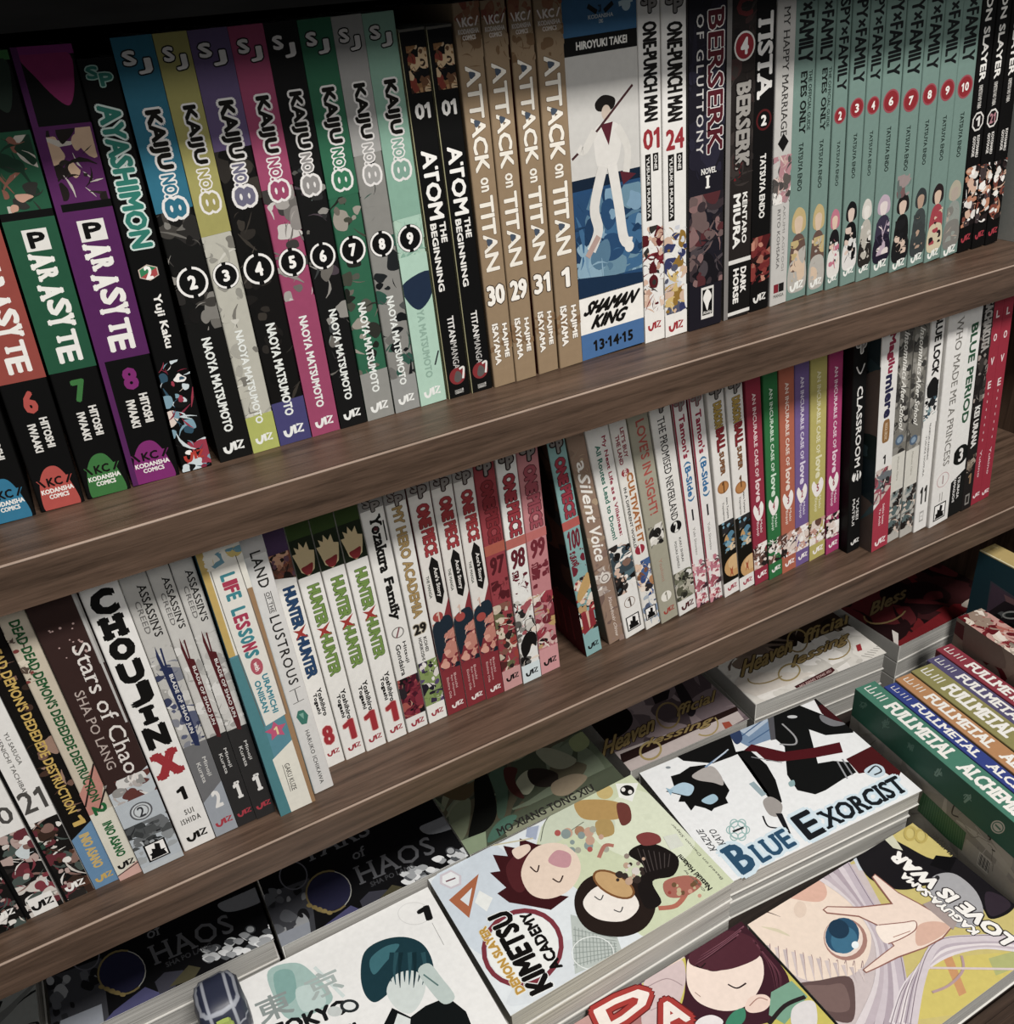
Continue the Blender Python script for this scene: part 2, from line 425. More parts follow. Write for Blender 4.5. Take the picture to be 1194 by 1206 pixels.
def badge(S, vc, r, num, fill='0c0c0c', rim='e8e6e2', tcol='e8e6e2', rimw=.07, size=.5):
    vc = (S.ref or S).v(vc); S.disc((.5, vc), r, rim)
    S.disc((.5, vc), r - rimw * .45, fill); S.disc((.5, vc), r - rimw, fill)
    if rimw > .1: S.ring((.5, vc), r - rimw * .3, rimw * .5, rim)
    t = r * size; q = t * S.w / S.h
    S.ht(num, .5 - t * (.72 if len(num) < 2 else 1.05), .5 + t * (.72 if len(num) < 2 else 1.05), vc + q, vc - q, tcol, b=.08)
def ship(S, vc, u0=.2, u1=.8, frame='101010', bg='f0eeea'):
    vc = (S.ref or S).v(vc); W = (u1 - u0) * S.w / S.h; g = lambda x, y: (u0 + x * (u1 - u0), vc + (y - .5) * W * 1.15)
    S.poly([g(0, 0), g(1, 0), g(1, 1), g(0, 1)], frame); S.poly([g(.08, .07), g(.92, .07), g(.92, .93), g(.08, .93)], bg)
    S.poly([g(.12, .1), g(.88, .1), g(.8, .35), g(.9, .42), g(.68, .45), g(.72, .8), g(.5, .9), g(.45, .6), g(.3, .68), g(.28, .45), g(.12, .4), g(.2, .3)], frame)
# ------------------------------------------------------------------ upper shelf
K = 'books standing on the upper shelf'
def up(key, x, w, lean, h, spine, label, left=None, y=.040, D=.127, mat=None):
    b = stand(key, x / 1000, y, 0, w / 1000, h / 1000, D, lean, spine, left, mat); tag(b.root, label, 'book', K); return b
KY = '8f8a4c'
UPPER = [
 ('p5', -141.7, 18.5, -1.5, 190, '0c0c0c', 'black book with blue label at the left end of the upper shelf', '101010'),
 ('p6', -121.0, 19.4, -1.5, 190, '0b0b0b', 'black book with red number 6 and rust red title panel', '101010'),
 ('p7', -100.3, 20.0, -1.45, 190, '0b0b0b', 'black book with green number 7 and dark green title panel', '101010'),
 ('p8', -79.2, 22.4, -1.4, 190, '0b0b0b', 'black book with magenta number 8 and purple title panel', '4a1a4a'),
 ('ay', -55.5, 17.8, -1.0, 184, '0a0a0a', 'black paperback with teal glowing title and small hexagon 2', None),
 ('k2', -36.7, 16.3, .3, 190.5, '141413', 'paperback with blue spine top and circled white number 2', None),
 ('k3', -19.8, 13.8, .4, 190.5, 'b7b5a8', 'paperback with yellow spine top and circled white number 3', None),
 ('k4', -5.6, 16.8, .45, 190.5, '121110', 'paperback with purple spine ends and circled white number 4', None),
 ('k5', 11.7, 15.3, .6, 190.5, 'a8486e', 'paperback with pink spine and circled white number 5', None),
 ('k6', 27.5, 14.7, .75, 190.5, '141414', 'black topped paperback with circled white number 6', None),
 ('k7', 42.8, 15.8, .85, 190.5, '2f6b4f', 'paperback with green spine top and circled white number 7', None),
 ('k8', 59.1, 14.4, 1.1, 190.5, '85847f', 'paperback with grey spine top and circled white number 8', None),
 ('k9', 74.1, 15.4, 1.25, 190.5, 'aecdb9', 'mint green paperback with circled white number 9', None),
 ('a1', 90.8, 13.5, 1.5, 183, '0d0d0d', 'left one of two black paperbacks with white 01 beside the mint green spine', 'b9b38a'),
 ('a2', 104.9, 13.3, 1.6, 183, '0d0d0d', 'right one of two black paperbacks with white 01 beside the brown spines', 'b9b38a'),
 ('t30', 118.9, 13.7, 1.5, 191.3, '9c8466', 'brown parchment paperback numbered 30', None),
 ('t29', 133.1, 13.4, 1.45, 191.3, '9c8466', 'brown parchment paperback numbered 29', None),
 ('t31', 148.7, 13.3, 1.6, 191.3, '9c8466', 'brown parchment paperback numbered 31 with dark red side', '5f1f1c'),
 ('t1', 163.1, 15.9, 1.6, 191.3, '9c8466', 'brown parchment paperback numbered 1 beside the thick blue and white volume', None),
 ('sk', 179.7, 44.8, 1.65, 191, 'c9c7c2', 'thick blue and white omnibus reading 13 14 15', None),
 ('o1', 225.4, 14.6, 1.75, 191, 'e3e1dc', 'white paperback with red number 01', None),
 ('o24', 240.7, 16.6, 1.75, 191, 'e3e1dc', 'white paperback with red number 24', None),
 ('bg', 258.5, 25.6, 1.95, 191, '1d1b24', 'thick dark navy novel with crimson outlined title', '5a5856'),
 ('b4', 287.6, 22.2, 2.3, 191, '26211f', 'dark grey book with white 4 in a red circle', '6c6966'),
 ('ti', 310.9, 15.6, 2.9, 191, '0e0d0d', 'black paperback with jagged white title and red smoke art', None),
 ('mh', 327.9, 14.4, 3.2, 191, 'bdbbb6', 'pale grey paperback with thin title and black diamond', None),
 ('sa', 343.4, 17.6, 3.4, 191, '748f86', 'left one of two sea green guide books reading eyes only', None),
 ('sb', 362.3, 15.5, 3.8, 191, '748f86', 'right one of two sea green guide books reading eyes only', None),
 ('s2', 378.9, 12.1, 4.3, 191, '748f86', 'sea green paperback with red dot numbered 2', None),
 ('s3', 392.1, 14.2, 4.6, 191, '748f86', 'sea green paperback with red dot numbered 3', None),
 ('s4', 407.1, 13.0, 4.7, 191, '748f86', 'sea green paperback with red dot numbered 4', None),
 ('s6', 421.0, 17.3, 4.85, 191, '748f86', 'sea green paperback with red dot numbered 6', None),
 ('s7', 439.3, 17.2, 5.05, 191, '748f86', 'sea green paperback with red dot numbered 7', None),
 ('s8', 457.6, 16.0, 5.3, 191, '748f86', 'sea green paperback with red dot numbered 8', None),
 ('s9', 474.7, 16.4, 5.55, 191, '748f86', 'sea green paperback with red dot numbered 9', None),
 ('s10', 492.2, 17.8, 5.75, 191, '748f86', 'sea green paperback with red dot numbered 10', None),
 ('d1', 511.2, 14.2, 5.9, 191, '0d0c0c', 'black paperback with white octagon 1 beside the sea green row', None),
 ('d2', 526.5, 13.9, 6.0, 191, '0d0c0c', 'black paperback with white octagon 21 second from the right end', None),
 ('d3', 541.4, 13.8, 6.1, 191, '0d0c0c', 'last black paperback with red publisher mark before the pale book', None),
]
yy = dict(sa=.0445, sb=.0445, s2=.0445, s3=.0440, s4=.0440, s6=.0440, s7=.0437, s8=.0437, s9=.0437, s10=.0442, d1=.0445, d2=.0445, d3=.0445, ti=.0430, mh=.0430, b4=.0415, bg=.0395, a1=.0395, a2=.0390, t30=.0380, t29=.0380, t31=.0390, t1=.0390)
prev = None
for row in trim(UPPER):
    key, x, w, lean, h, sp, lab, left = row
    up(key, x, w, lean, h, sp, lab, left, yy.get(key, .0405))
b = stand('pale', .5640, .030, 0, .020, .191, .16, 6.1, 'b4b8b2'); tag(b.root, 'pale grey book standing forward at the right end of the upper shelf', 'book', K)
S = lambda k: BOOKS[k].S
# horror series with coloured title panels
RP = S('p8')
def para(key, pan, acc, num, seed, cols, drop):
    s = S(key); s.ref = RP
    s.band(1.0, 65, acc); s.blob([(.12, 62), (.88, 62), (.9, 95), (.74, 124), (.55, 118), (.3, 92)], drop)
    s.band(147, 238, pan); s.art(152, 238, cols, seed, 16, .18, .96, None); s.band(238, 247, '0a0a0a')
    s.band(247, 422, pan)
    s.art(250, 420, [pan], seed + 5, 3)
    s.poly([(.3, 259), (.78, 259), (.78, 284), (.3, 284)], 'dcdad4'); s.ht('P', .38, .72, 262, 281, '0c0c0c', b=.1)
    y = 286
    for i, ch in enumerate('ARASYTE'):
        big = ch in 'SY'; hgt = 15 if ch == 'R' else 19 if ch != 'Y' else 15
        s.vt(ch, y, y + hgt, .36 if i % 2 else .28, .78 if not big else .84, 'e6e4de', b=.09, serif=.05); y += 18
    s.ht(num, .36, .66, 433, 459, acc, b=.1)
    s.vt('HITOSHI', 465, 499, .58, .76, 'd8d6d0', b=.08); s.vt('IWAAKI', 470, 502, .3, .48, 'd8d6d0', b=.08)
    a = RP.v(519); z = -.002
    s.blob([(.12, z), (.14, a * .55), (.3, a * .9), (.5, a), (.68, a * .9), (.84, a * .5), (.9, z), (.5, z)], acc)
    s.poly([(.1, a * .72), (.9, a * .72), (.5, a * .16)], acc)
    kc(s, a * .74, a * .24, '151010', 'e6e4de', .14, .86)
para('p5', '234f63', '2f7fa3', '5', 11, ['2f7fa3', '16303c', '8a6a58'], '27566b')
para('p6', 'a04a40', 'c0524a', '6', 12, ['a04a40', '55261f', 'caa58d'], '7c3a34')
para('p7', '235a40', '3c7a3e', '7', 13, ['b9b3a8', '1c3a2b', '8d5a4a', '2f2f2c', 'c79a84'], '2a3a30')
para('p8', '5c2560', '8a2a78', '8', 14, ['c9a98c', '2a2421', 'bdb6ac', '5c2560', '201a18'], '9a2a6a')
S('p8').band(1.0, 0, '5c2560', 0, .11)
# teal glow title
s = S('ay'); sj(s, 75, 102, '2f7f70', '9fc4b8', 'P')
s.vt('AYASHIMON', 123, 292, .2, .84, '2b8273', b=.09, ol=('c9d8d2', .10))
c = s.v(321); k = .017
s.poly([(.5 + .33 * math.cos(a), c + k * math.sin(a) * 1.15) for a in [math.pi / 6 + i * math.pi / 3 for i in range(6)]], 'c9b7a8')
s.poly([(.5 + .29 * math.cos(a), c + k * math.sin(a)) for a in [math.pi / 6 + i * math.pi / 3 for i in range(3)] + [math.pi * 7 / 6]], '2f8a5a'); s.poly([(.5 + .29 * math.cos(a), c + k * math.sin(a)) for a in [math.pi * 7 / 6 + i * math.pi / 3 for i in range(3)] + [math.pi / 6]], 'b8484a')
s.ht('2', .38, .62, 313, 329, 'efece6', b=.08); s.vt('Yuji Kaku', 347, 410, .38, .7, 'e6e4de', b=.05)
s.art(425, 552, ['a8384e', '8c2a42', 'e0cfc4', 'c8d4d8', '33566a', 'e8e4e0', '141414', '7fa4b4'], 21, 34)
viz(s, 536, 'c43a2c')
# numbered series with kanji-free brush titles
R5 = S('k5')
def kaiju(key, num, top, ytop, low, ylow, cols, ncol, seed, n=22, name='dfe3de'):
    s = S(key); s.ref = R5
    if ytop: s.art(ytop - 8, ylow + 4 if ylow else 530, cols, seed, n); s.band(1.0, ytop, top, sl=.004)
    if ylow: s.band(ylow, -.01, low, sl=.003)
    sj(s, 45, 73, 'd9d5d2')
    for o in (1, 0):
        k = dict(b=.1, ol=('dedbd8', .14)) if o else dict(b=.1)
        s.vt('KAIJU', 113, 181, .26, .78, '15130f', **k)
        s.vt('NO.', 187, 212, .36, .72, ncol, **(dict(b=.06, ol=('dedbd8', .15)) if o else dict(b=.06)))
        s.vt('8', 213, 236, .26, .84, ncol, **(dict(b=.1, ol=('dedbd8', .16)) if o else dict(b=.1)))
    v = R5.v(308.7); s.disc((.5, v), .45, '0e0e0e'); s.ring((.5, v), .4, .07, 'e8e6e2', a0=-80, a1=80); s.ring((.5, v), .4, .07, 'e8e6e2', a0=100, a1=260)
    q = .2 * s.w / s.h; s.ht(num, .38, .62, v + q, v - q, 'efede8', b=.1)
    s.vt('NAOYA MATSUMOTO', 372, 479, .34, .62, name, b=.07); viz(s, 496, 'e4e6e2', .22, .8)
GR = ['6b6862', '55524d', '7c7973', '2a2826', '403d39', '8f8b84']
kaiju('k2', '2', '2c7690', 228, '141413', 365, GR + ['171615', '171615'], '2c7690', 31)
kaiju('k3', '3', 'aaa45c', 262, 'b9c062', 470, ['b7b5a8', 'a5a398', 'cac8bd', '77746c', '8f8d84'], 'a9a05a', 32)
kaiju('k4', '4', '64547c', 170, '4a477a', 462, ['2e2a26', '3a352f', '0f0f0e', '1c1a18', '4b463f', '121110'], '6c6a80', 33)
kaiju('k5', '5', 'a8486e', 222, 'a8486e', 352, ['8a8581', 'c3bfba', '3c3a38', '6c6864', 'a09b96'], 'a8486e', 34)
kaiju('k6', '6', '121212', 200, '141414', 452, ['3a3d3d', '55544f', '2b2b2b', '6a6660', '8d8a84', '4a4047', '9fb8b0'], '8d8a88', 35)
kaiju('k7', '7', '2f6f51', 245, '8d8d88', 455, ['2f302a', '44463b', '22241f', '9a9388', '55564c', '6b665c'], '35805c', 36)
kaiju('k8', '8', '9b9a97', 200, '8f908d', 470, ['16181a', '1f2224', '4a4d4c', '85847f', '2e5a4c', '6c6b67'], '9a9996', 37)
kaiju('k9', '9', '86b09c', 284, 'aed0bd', 330, ['86b09c', 'a8cbb8', '9cc2ae'], '7fa796', 38, name='8fb09f')
s = S('k9'); s.blob([(.0, 362), (1, 352), (1, 380), (.5, 396), (.1, 384)], '22324a')
s.line([(.75, 466), (.95, 450)], .06, '2c3034')
# black paperbacks with bronze figure panel
RA = S('a2')
for key in ('a1', 'a2'):
    s = S(key); s.ref = RA
    s.band(1.0, 0, 'a39f78', 0, .035); s.band(.999, .993, '6d6a62')
    s.art(50, 105, ['6e4a30', '93693f', 'b58a5c', '3a271c', '8a3a2c', 'd0b48c'], 41, 26, .2, .95)
    s.ht('01', .22, .82, 117, 136, 'd9d7d3', b=.08)
    s.vt('ATOM', 172, 253, .22, .84, 'efede8', b=.07); s.band(196, 198, '0d0d0d', .2, .9)
    s.vt('THE', 257, 281, .58, .84, 'e6e4de', b=.09); s.vt('BEGINNING', 257, 336, .2, .46, 'e6e4de', b=.09)
    s.vt('TITAN', 366, 396, .38, .66, 'd9d7d3', b=.06); s.vt('MANGA', 397, 428, .38, .66, 'b5b3af')
    v = RA.v(436); s.disc((.5, v), .36, '8e2f33'); s.blob([(.35, v - .012), (.4, v + .006), (.5, v + .016), (.66, v + .008), (.7, v - .01), (.5, v - .02)], '5a5654'); s.line([(.62, v + .02), (.82, v + .022), (.74, v - .012)], .09, 'dcd9d4')
    s.vt('TITAN', 451, 456, .3, .7, 'b5b3af')
# parchment series
RT = S('t30')
for key, num, sd in (('t30', '30', 1), ('t29', '29', 2), ('t31', '31', 3), ('t1', '1', 4)):
    s = S(key); s.ref = RT
    s.art(0, 1.2, ['a58d6e', '9a8264', '92795b', 'ab9474', '9e8567'], 50 + sd, 60)
    s.art(1.0, 30, ['8f5a42', '96664a', '8a4a3a'], 60 + sd, 8); s.art(40, 80, ['7d6042', '9c8466'], 66 + sd, 10); s.art(385, 412, ['85684a', '927250', '9c8466'], 70 + sd, 8)
    kc(s, 20, 47, 'e6dcd6', 'dcd2c8', .1, .9)
    s.vt('ATTACK', 77, 203, .2, .8, 'efe9dc', b=.06, ol=('6a513a', .03), sp=.95)
    for y, ww in ((84, 7), (141, 7)): s.blob([(.35, y), (.6, y + 3), (.4, y + ww + 2)], '4a5666')
    s.vt('on', 209, 226, .34, .68, 'efe9dc', b=.06, ol=('6a513a', .04))
    s.vt('TITAN', 231, 319, .2, .8, 'efe9dc', b=.06, ol=('6a513a', .03), sp=.95); s.blob([(.35, 281), (.6, 284), (.4, 290)], '4a5666')
    s.ht(num, .1 if len(num) > 1 else .32, .9 if len(num) > 1 else .66, 335, 359, 'f3eee4', b=.09, ol=('4a3a2c', .06))
    s.vt('HAJIME', 382, 422, .56, .84, 'f1ece2', b=.1, ol=('5c4733', .06)); s.vt('ISAYAMA', 380, 428, .16, .44, 'f1ece2', b=.1, ol=('5c4733', .06))
# thick blue and white omnibus
s = S('sk')
s.band(1.0, 39, '3b6f9a'); s.band(39, 61, '10100f'); s.ht('HIROYUKI TAKEI', .16, .86, 45, 55, 'e2e0da', b=.07)
kc(s, 5, 27, '16181a', 'b9c4c8', .34, .68); s.line([(.76, 8), (.95, 4)], .05, 'b9d2da'); s.disc((.86, 10), .06, 'b9d2da')
s.band(61, 205, 'c9c7c2')
s.band(205, 342, '27517d', sl=0); s.poly([(0, 205), (1, 205), (1, 218), (0, 218)], '16273c')
s.art(222, 325, ['3f6f99', '7ea3bd', '6d93a8', '28507a', '8db0c4', '1f4064', '587f9a'], 81, 44)
s.poly([(0, 318), (1, 330), (1, 342), (0, 342)], '1a3350')
# a plain standing figure in pale clothes (no likeness)
s.blob([(.38, 120), (.5, 112), (.66, 118), (.62, 130), (.42, 130)], '1b1715'); s.disc((.53, 133), .065, 'c9b8a8', ry=.085)
s.blob([(.36, 150), (.5, 144), (.66, 147), (.74, 160), (.66, 195), (.4, 198), (.34, 170)], 'd9d6d0')
s.poly([(.44, 146), (.62, 145), (.55, 172)], '5f2430'); s.line([(.02, 180), (.3, 160), (.92, 106)], .03, '4a2a2c')
s.line([(.36, 152), (.2, 172), (.12, 168)], .1, 'd4d1ca'); s.line([(.68, 152), (.82, 180), (.78, 212)], .1, 'd4d1ca'); s.poly([(.7, 205), (.94, 212), (.74, 222)], '5f2430')
s.line([(.45, 195), (.3, 240), (.34, 268), (.22, 290)], .14, 'd6d3cd'); s.line([(.58, 195), (.66, 245), (.72, 285), (.84, 292)], .14, 'dcd9d3'); s.disc((.8, 296), .07, 'e0ddd6')
s.line([(.34, 275), (.16, 296)], .08, 'b89c92')
s.band(342, 384.5, 'ece9e2'); s.ht('SHAMAN', .1, .9, 348, 364, '141210', b=.12, shear=.16); s.ht('KING', .2, .72, 365, 381, '141210', b=.12, shear=.2)
s.band(384.5, -.01, '4a76ac'); s.ht('13·14·15', .18, .82, 394, 407, '12110f', b=.1)
# white paperbacks with red numbers
for key, num, sd, cols in (('o1', '01', 1, ['7a1f2a', '5f1a22', 'dcb9a2', 'e5c8b2', 'c9a08a', 'e3e1dc', '33302e', '8f2f38']), ('o24', '24', 2, ['c9a24a', 'e0c27a', 'a07a2c', 'd8b8a0', '3a3f6a', 'c9ccd2', '55586c', 'e3e1dc'])):
    s = S(key); sj(s, -14, 15, '8f8b88', '2a2623', 'P')
    s.vt('ONE-PUNCH MAN', 25, 143, .2, .84, '1b1917', b=.07); s.ht(num, .12, .9, 151, 176, 'a83038', b=.06)
    s.band(181, 202, '1b1917', .56, .82); s.band(181, 259, '1b1917', .2, .46); s.vt('ONE', 183, 200, .62, .76, 'e3e1dc', b=.06); s.vt('YUSUKE MURATA', 184, 256, .26, .4, 'e3e1dc', b=.06)
    s.art(266, 368, cols, 90 + sd, 40); s.band(368, -.01, 'e6e3dd'); viz(s, 383, 'b03038')
s = S('bg'); s.art(1.0, 210, ['24222f', '1f1d28', '2a2838'], 101, 24); s.vt('BERSERK', 10, 182, .5, .95, '5a1c26', b=.05, ol=('d8d4d0', .06), serif=.08)
s.vt('OF GLUTTONY', 15, 180, .2, .4, 'c9c6c2', sp=1.25); s.ht('NOVEL', .34, .78, 198, 205, 'e6e4de', b=.04, serif=.05); s.ht('I', .47, .6, 207, 222, 'e6e4de', serif=.06, b=.04)
s.art(228, 335, ['17151a', '3a3034', '5a2c30', '6e5a58', '231f24', '4a4246', '8a6a68'], 102, 40)
s.poly([(.36, 338), (.74, 338), (.74, 375), (.36, 375)], 'd8d6d0'); s.poly([(.4, 341), (.7, 341), (.7, 371), (.4, 371)], '0e0e0e'); s.blob([(.42, 350), (.55, 341), (.68, 350), (.6, 358), (.55, 366), (.48, 358)], 'e6e4de'); s.ht('Airship', .42, .68, 366, 371, 'd8d6d0')
s = S('b4'); s.band(1.0, 0, '7c7976', 0, .16); s.art(1.0, 240, ['2c2725', '3a3330', '1f1b1a', '44302e'], 104, 30, .16); s.ht('C', .3, .86, -4, 20, '6a2a2a', b=.1)
s.disc((.6, s.v(54.7)), .36, 'd8d6d0'); s.disc((.6, s.v(54.7)), .31, '9c2a34'); s.ht('4', .46, .74, 44, 65, 'f0eeea', b=.1)
s.vt('BERSERK', 96, 199, .34, .86, '9a9690', b=.08, ol=('1a1615', .1), serif=.08); s.art(190, 212, ['7a1f24', '26211f'], 105, 8, .3, .6)
s.vt('KENTARO', 228, 288, .64, .82, 'e6e4de', b=.08); s.vt('MIURA', 228, 292, .3, .58, 'e6e4de', b=.11); s.band(305, 310, 'd8d6d0', .16)
s.band(310, 367, '141312', .16); s.vt('DARK', 316, 346, .62, .84, 'e6e4de', b=.1); s.vt('HORSE', 316, 357, .34, .56, 'e6e4de', b=.1); s.band(366, 370, 'd8d6d0', .16)
s = S('ti'); s.vt('TISTA', 13, 116, .12, .86, 'e0deda', b=.07, serif=.07)
s.ring((.5, s.v(141)), .34, .08, '5a1a1c'); s.ht('2', .36, .64, 135, 148, 'e6e4de', b=.1); s.vt('TATSUYA ENDO', 181, 257, .36, .66, 'dedcd6', b=.07)
s.art(278, 332, ['7a2a2a', '5a1c1e', 'a86a58', '8f3a34', '2a1314', 'c98a74'], 108, 26); viz(s, 350, 'd9d7d1')
s = S('mh'); s.vt('MY HAPPY MARRIAGE', 7, 160, .34, .68, '3a3836', serif=.03); c = s.v(168); s.poly([(.2, c), (.5, c - .028), (.8, c), (.5, c + .028)], '151413')
s.art(183, 240, ['4a4644', 'd8c2b8', 'c9a8a0', 'a8868a', 'e0dcd6', '5a5450', 'b8868c'], 110, 30); s.vt('AKUMI AGITOGI', 243, 320, .62, .76, '8a8884'); s.vt('RITO KOHSAKA', 246, 316, .3, .48, '6a6866', b=.03)
s.band(334, 344, '8a2430', .2, .48); s.band(334, 344, '1a1918', .5, .8); s.ht('MANGA', .2, .8, 346, 350, '55534f')
# sea green series
R2 = S('s2'); RE = S('sa')
SG = '748f86'
def spyf(key, num, dy, cols, seed, guide=False):
    s = S(key); off = dy
    t0, t1 = (-38, 74) if guide else (-2 - off, 107 - off)
    s.vt('SPY×FAMILY', t0, t1, .18, .86, '16191a', b=.05)
    if guide:
        s.vt('THE OFFICIAL GUIDE', 84 - off, 155 - off, .7, .86, '22302c', b=.03); s.vt('EYES ONLY', 84 - off, 158 - off, .34, .64, '161c1a', b=.07, serif=.05)
        s.vt('TATSUYA ENDO', 168 - off, 225 - off, .36, .58, '22302c', b=.04); a0, a1, vz = 244 - off, 330 - off, 336 - off
    else:
        v = s.v(136 - off); s.disc((.5, v), .4, '9c2830'); s.ring((.5, v), .38, .06, 'a8505a'); s.ht(num, .38 if len(num) < 2 else .3, .62 if len(num) < 2 else .7, 131 - off, 141.5 - off, 'eceae4', b=.07)
        s.vt('TATSUYA ENDO', 166 - off, 219 - off, .38, .6, '22302c', b=.04); a0, a1, vz = 246 - off, 313 - off, 328 - off
    rn = random.Random(seed)
    # a plain standing figure: hair, face, clothes as flat masses
    hair, skin, top, low = cols; hh = a1 - a0
    s.blob([(.2, a0 + hh * .12), (.45, a0), (.78, a0 + hh * .08), (.84, a0 + hh * .3), (.5, a0 + hh * .36), (.2, a0 + hh * .3)], hair)
    s.blob([(.3, a0 + hh * .17), (.5, a0 + hh * .12), (.7, a0 + hh * .17), (.64, a0 + hh * .33), (.5, a0 + hh * .38), (.36, a0 + hh * .33)], skin)
    s.blob([(.2, a0 + hh * .46), (.5, a0 + hh * .36), (.82, a0 + hh * .46), (.9, a0 + hh * .8), (.5, a0 + hh * .86), (.12, a0 + hh * .8)], top)
    s.blob([(.15, a0 + hh * .74), (.85, a0 + hh * .74), (.95, a1 + 8), (.5, a1 + 14), (.06, a1 + 8)], low)
    s.art(a0 + hh * .45, a1 + 4, [top, low, skin, hair], seed, 12, .15, .88); viz(s, vz, 'e4e6e0')
spyf('sa', '', 0, ('c9b27a', 'd8bfa4', '6a5248', 'b0aca4'), 1, True); spyf('sb', '', 4, ('c9b27a', 'd8bfa4', '6a5248', 'b0aca4'), 2, True)
for kk, n_, dy, cl in (('s2', '2', 0, ('c9788c', 'e0c2ac', '1a1a1c', 'd8d5cf')), ('s3', '3', 9, ('161618', 'd8c2b4', '141416', 'd8d6d2')), ('s4', '4', 12, ('cfcbc2', 'dcd8d0', 'b5b0a5', '2a2624')), ('s6', '6', 17, ('b9a6b4', 'dcd0cc', '3a3448', '241f30')),
                       ('s7', '7', 18, ('201c1c', 'd8bfac', '171718', '1c1c1e')), ('s8', '8', 25, ('33393a', 'b89a84', '3f4646', '3a4040')), ('s9', '9', 30, ('2a2022', 'd8bca4', 'b0444e', 'd0c4a4')), ('s10', '10', 34, ('b0a894', 'b0a294', '8d938c', '7c7a74'))):
    spyf(kk, n_, dy, cl, 120 + dy)
s = S('s7'); s.art(205, 232, ['7a5a5a', '9a8a88', '5f6c68'], 140, 8, .1, .9)
for i, (kk, n_) in enumerate((('d1', '1'), ('d2', '21'), ('d3', '8'))):
    s = S(kk); o = i * 4
    s.vt('DEMON SLAYER', -60 - o, 96 - o, .26, .7, 'e6e4de', b=.07); s.vt('KIMETSU NO YAIBA', 100 - o, 128 - o, .34, .6, 'b5b2ad', b=.03)
    if n_ != '8':
        v = s.v(143 - o); s.poly([(.5 + .42 * math.cos(a), v + .42 * s.w / s.h * 1.1 * math.sin(a)) for a in [math.pi / 8 + j * math.pi / 4 for j in range(8)]], 'd9d6d0')
        s.poly([(.5 + .34 * math.cos(a), v + .34 * s.w / s.h * 1.1 * math.sin(a)) for a in [math.pi / 8 + j * math.pi / 4 for j in range(8)]], '150f10')
        s.ht(n_, .36 if n_ == '1' else .28, .64 if n_ == '1' else .72, 137 - o, 149 - o, 'b8808a' if i else 'e0ddd8', b=.06)
    s.vt('KOYOHARU', 160 - o, 186 - o, .56, .76, 'd9d6d0', b=.06); s.vt('GOTOUGE', 160 - o, 184 - o, .28, .48, 'd9d6d0', b=.06)
    s.art(196 - o, 266 - o, ['dcd8d2', 'c98a6a', '2a2020', 'd8b49c', '8d4a3a', 'efece6', '44393a', '1a1414'], 150 + i, 34); viz(s, 280 - o, 'b83a48')
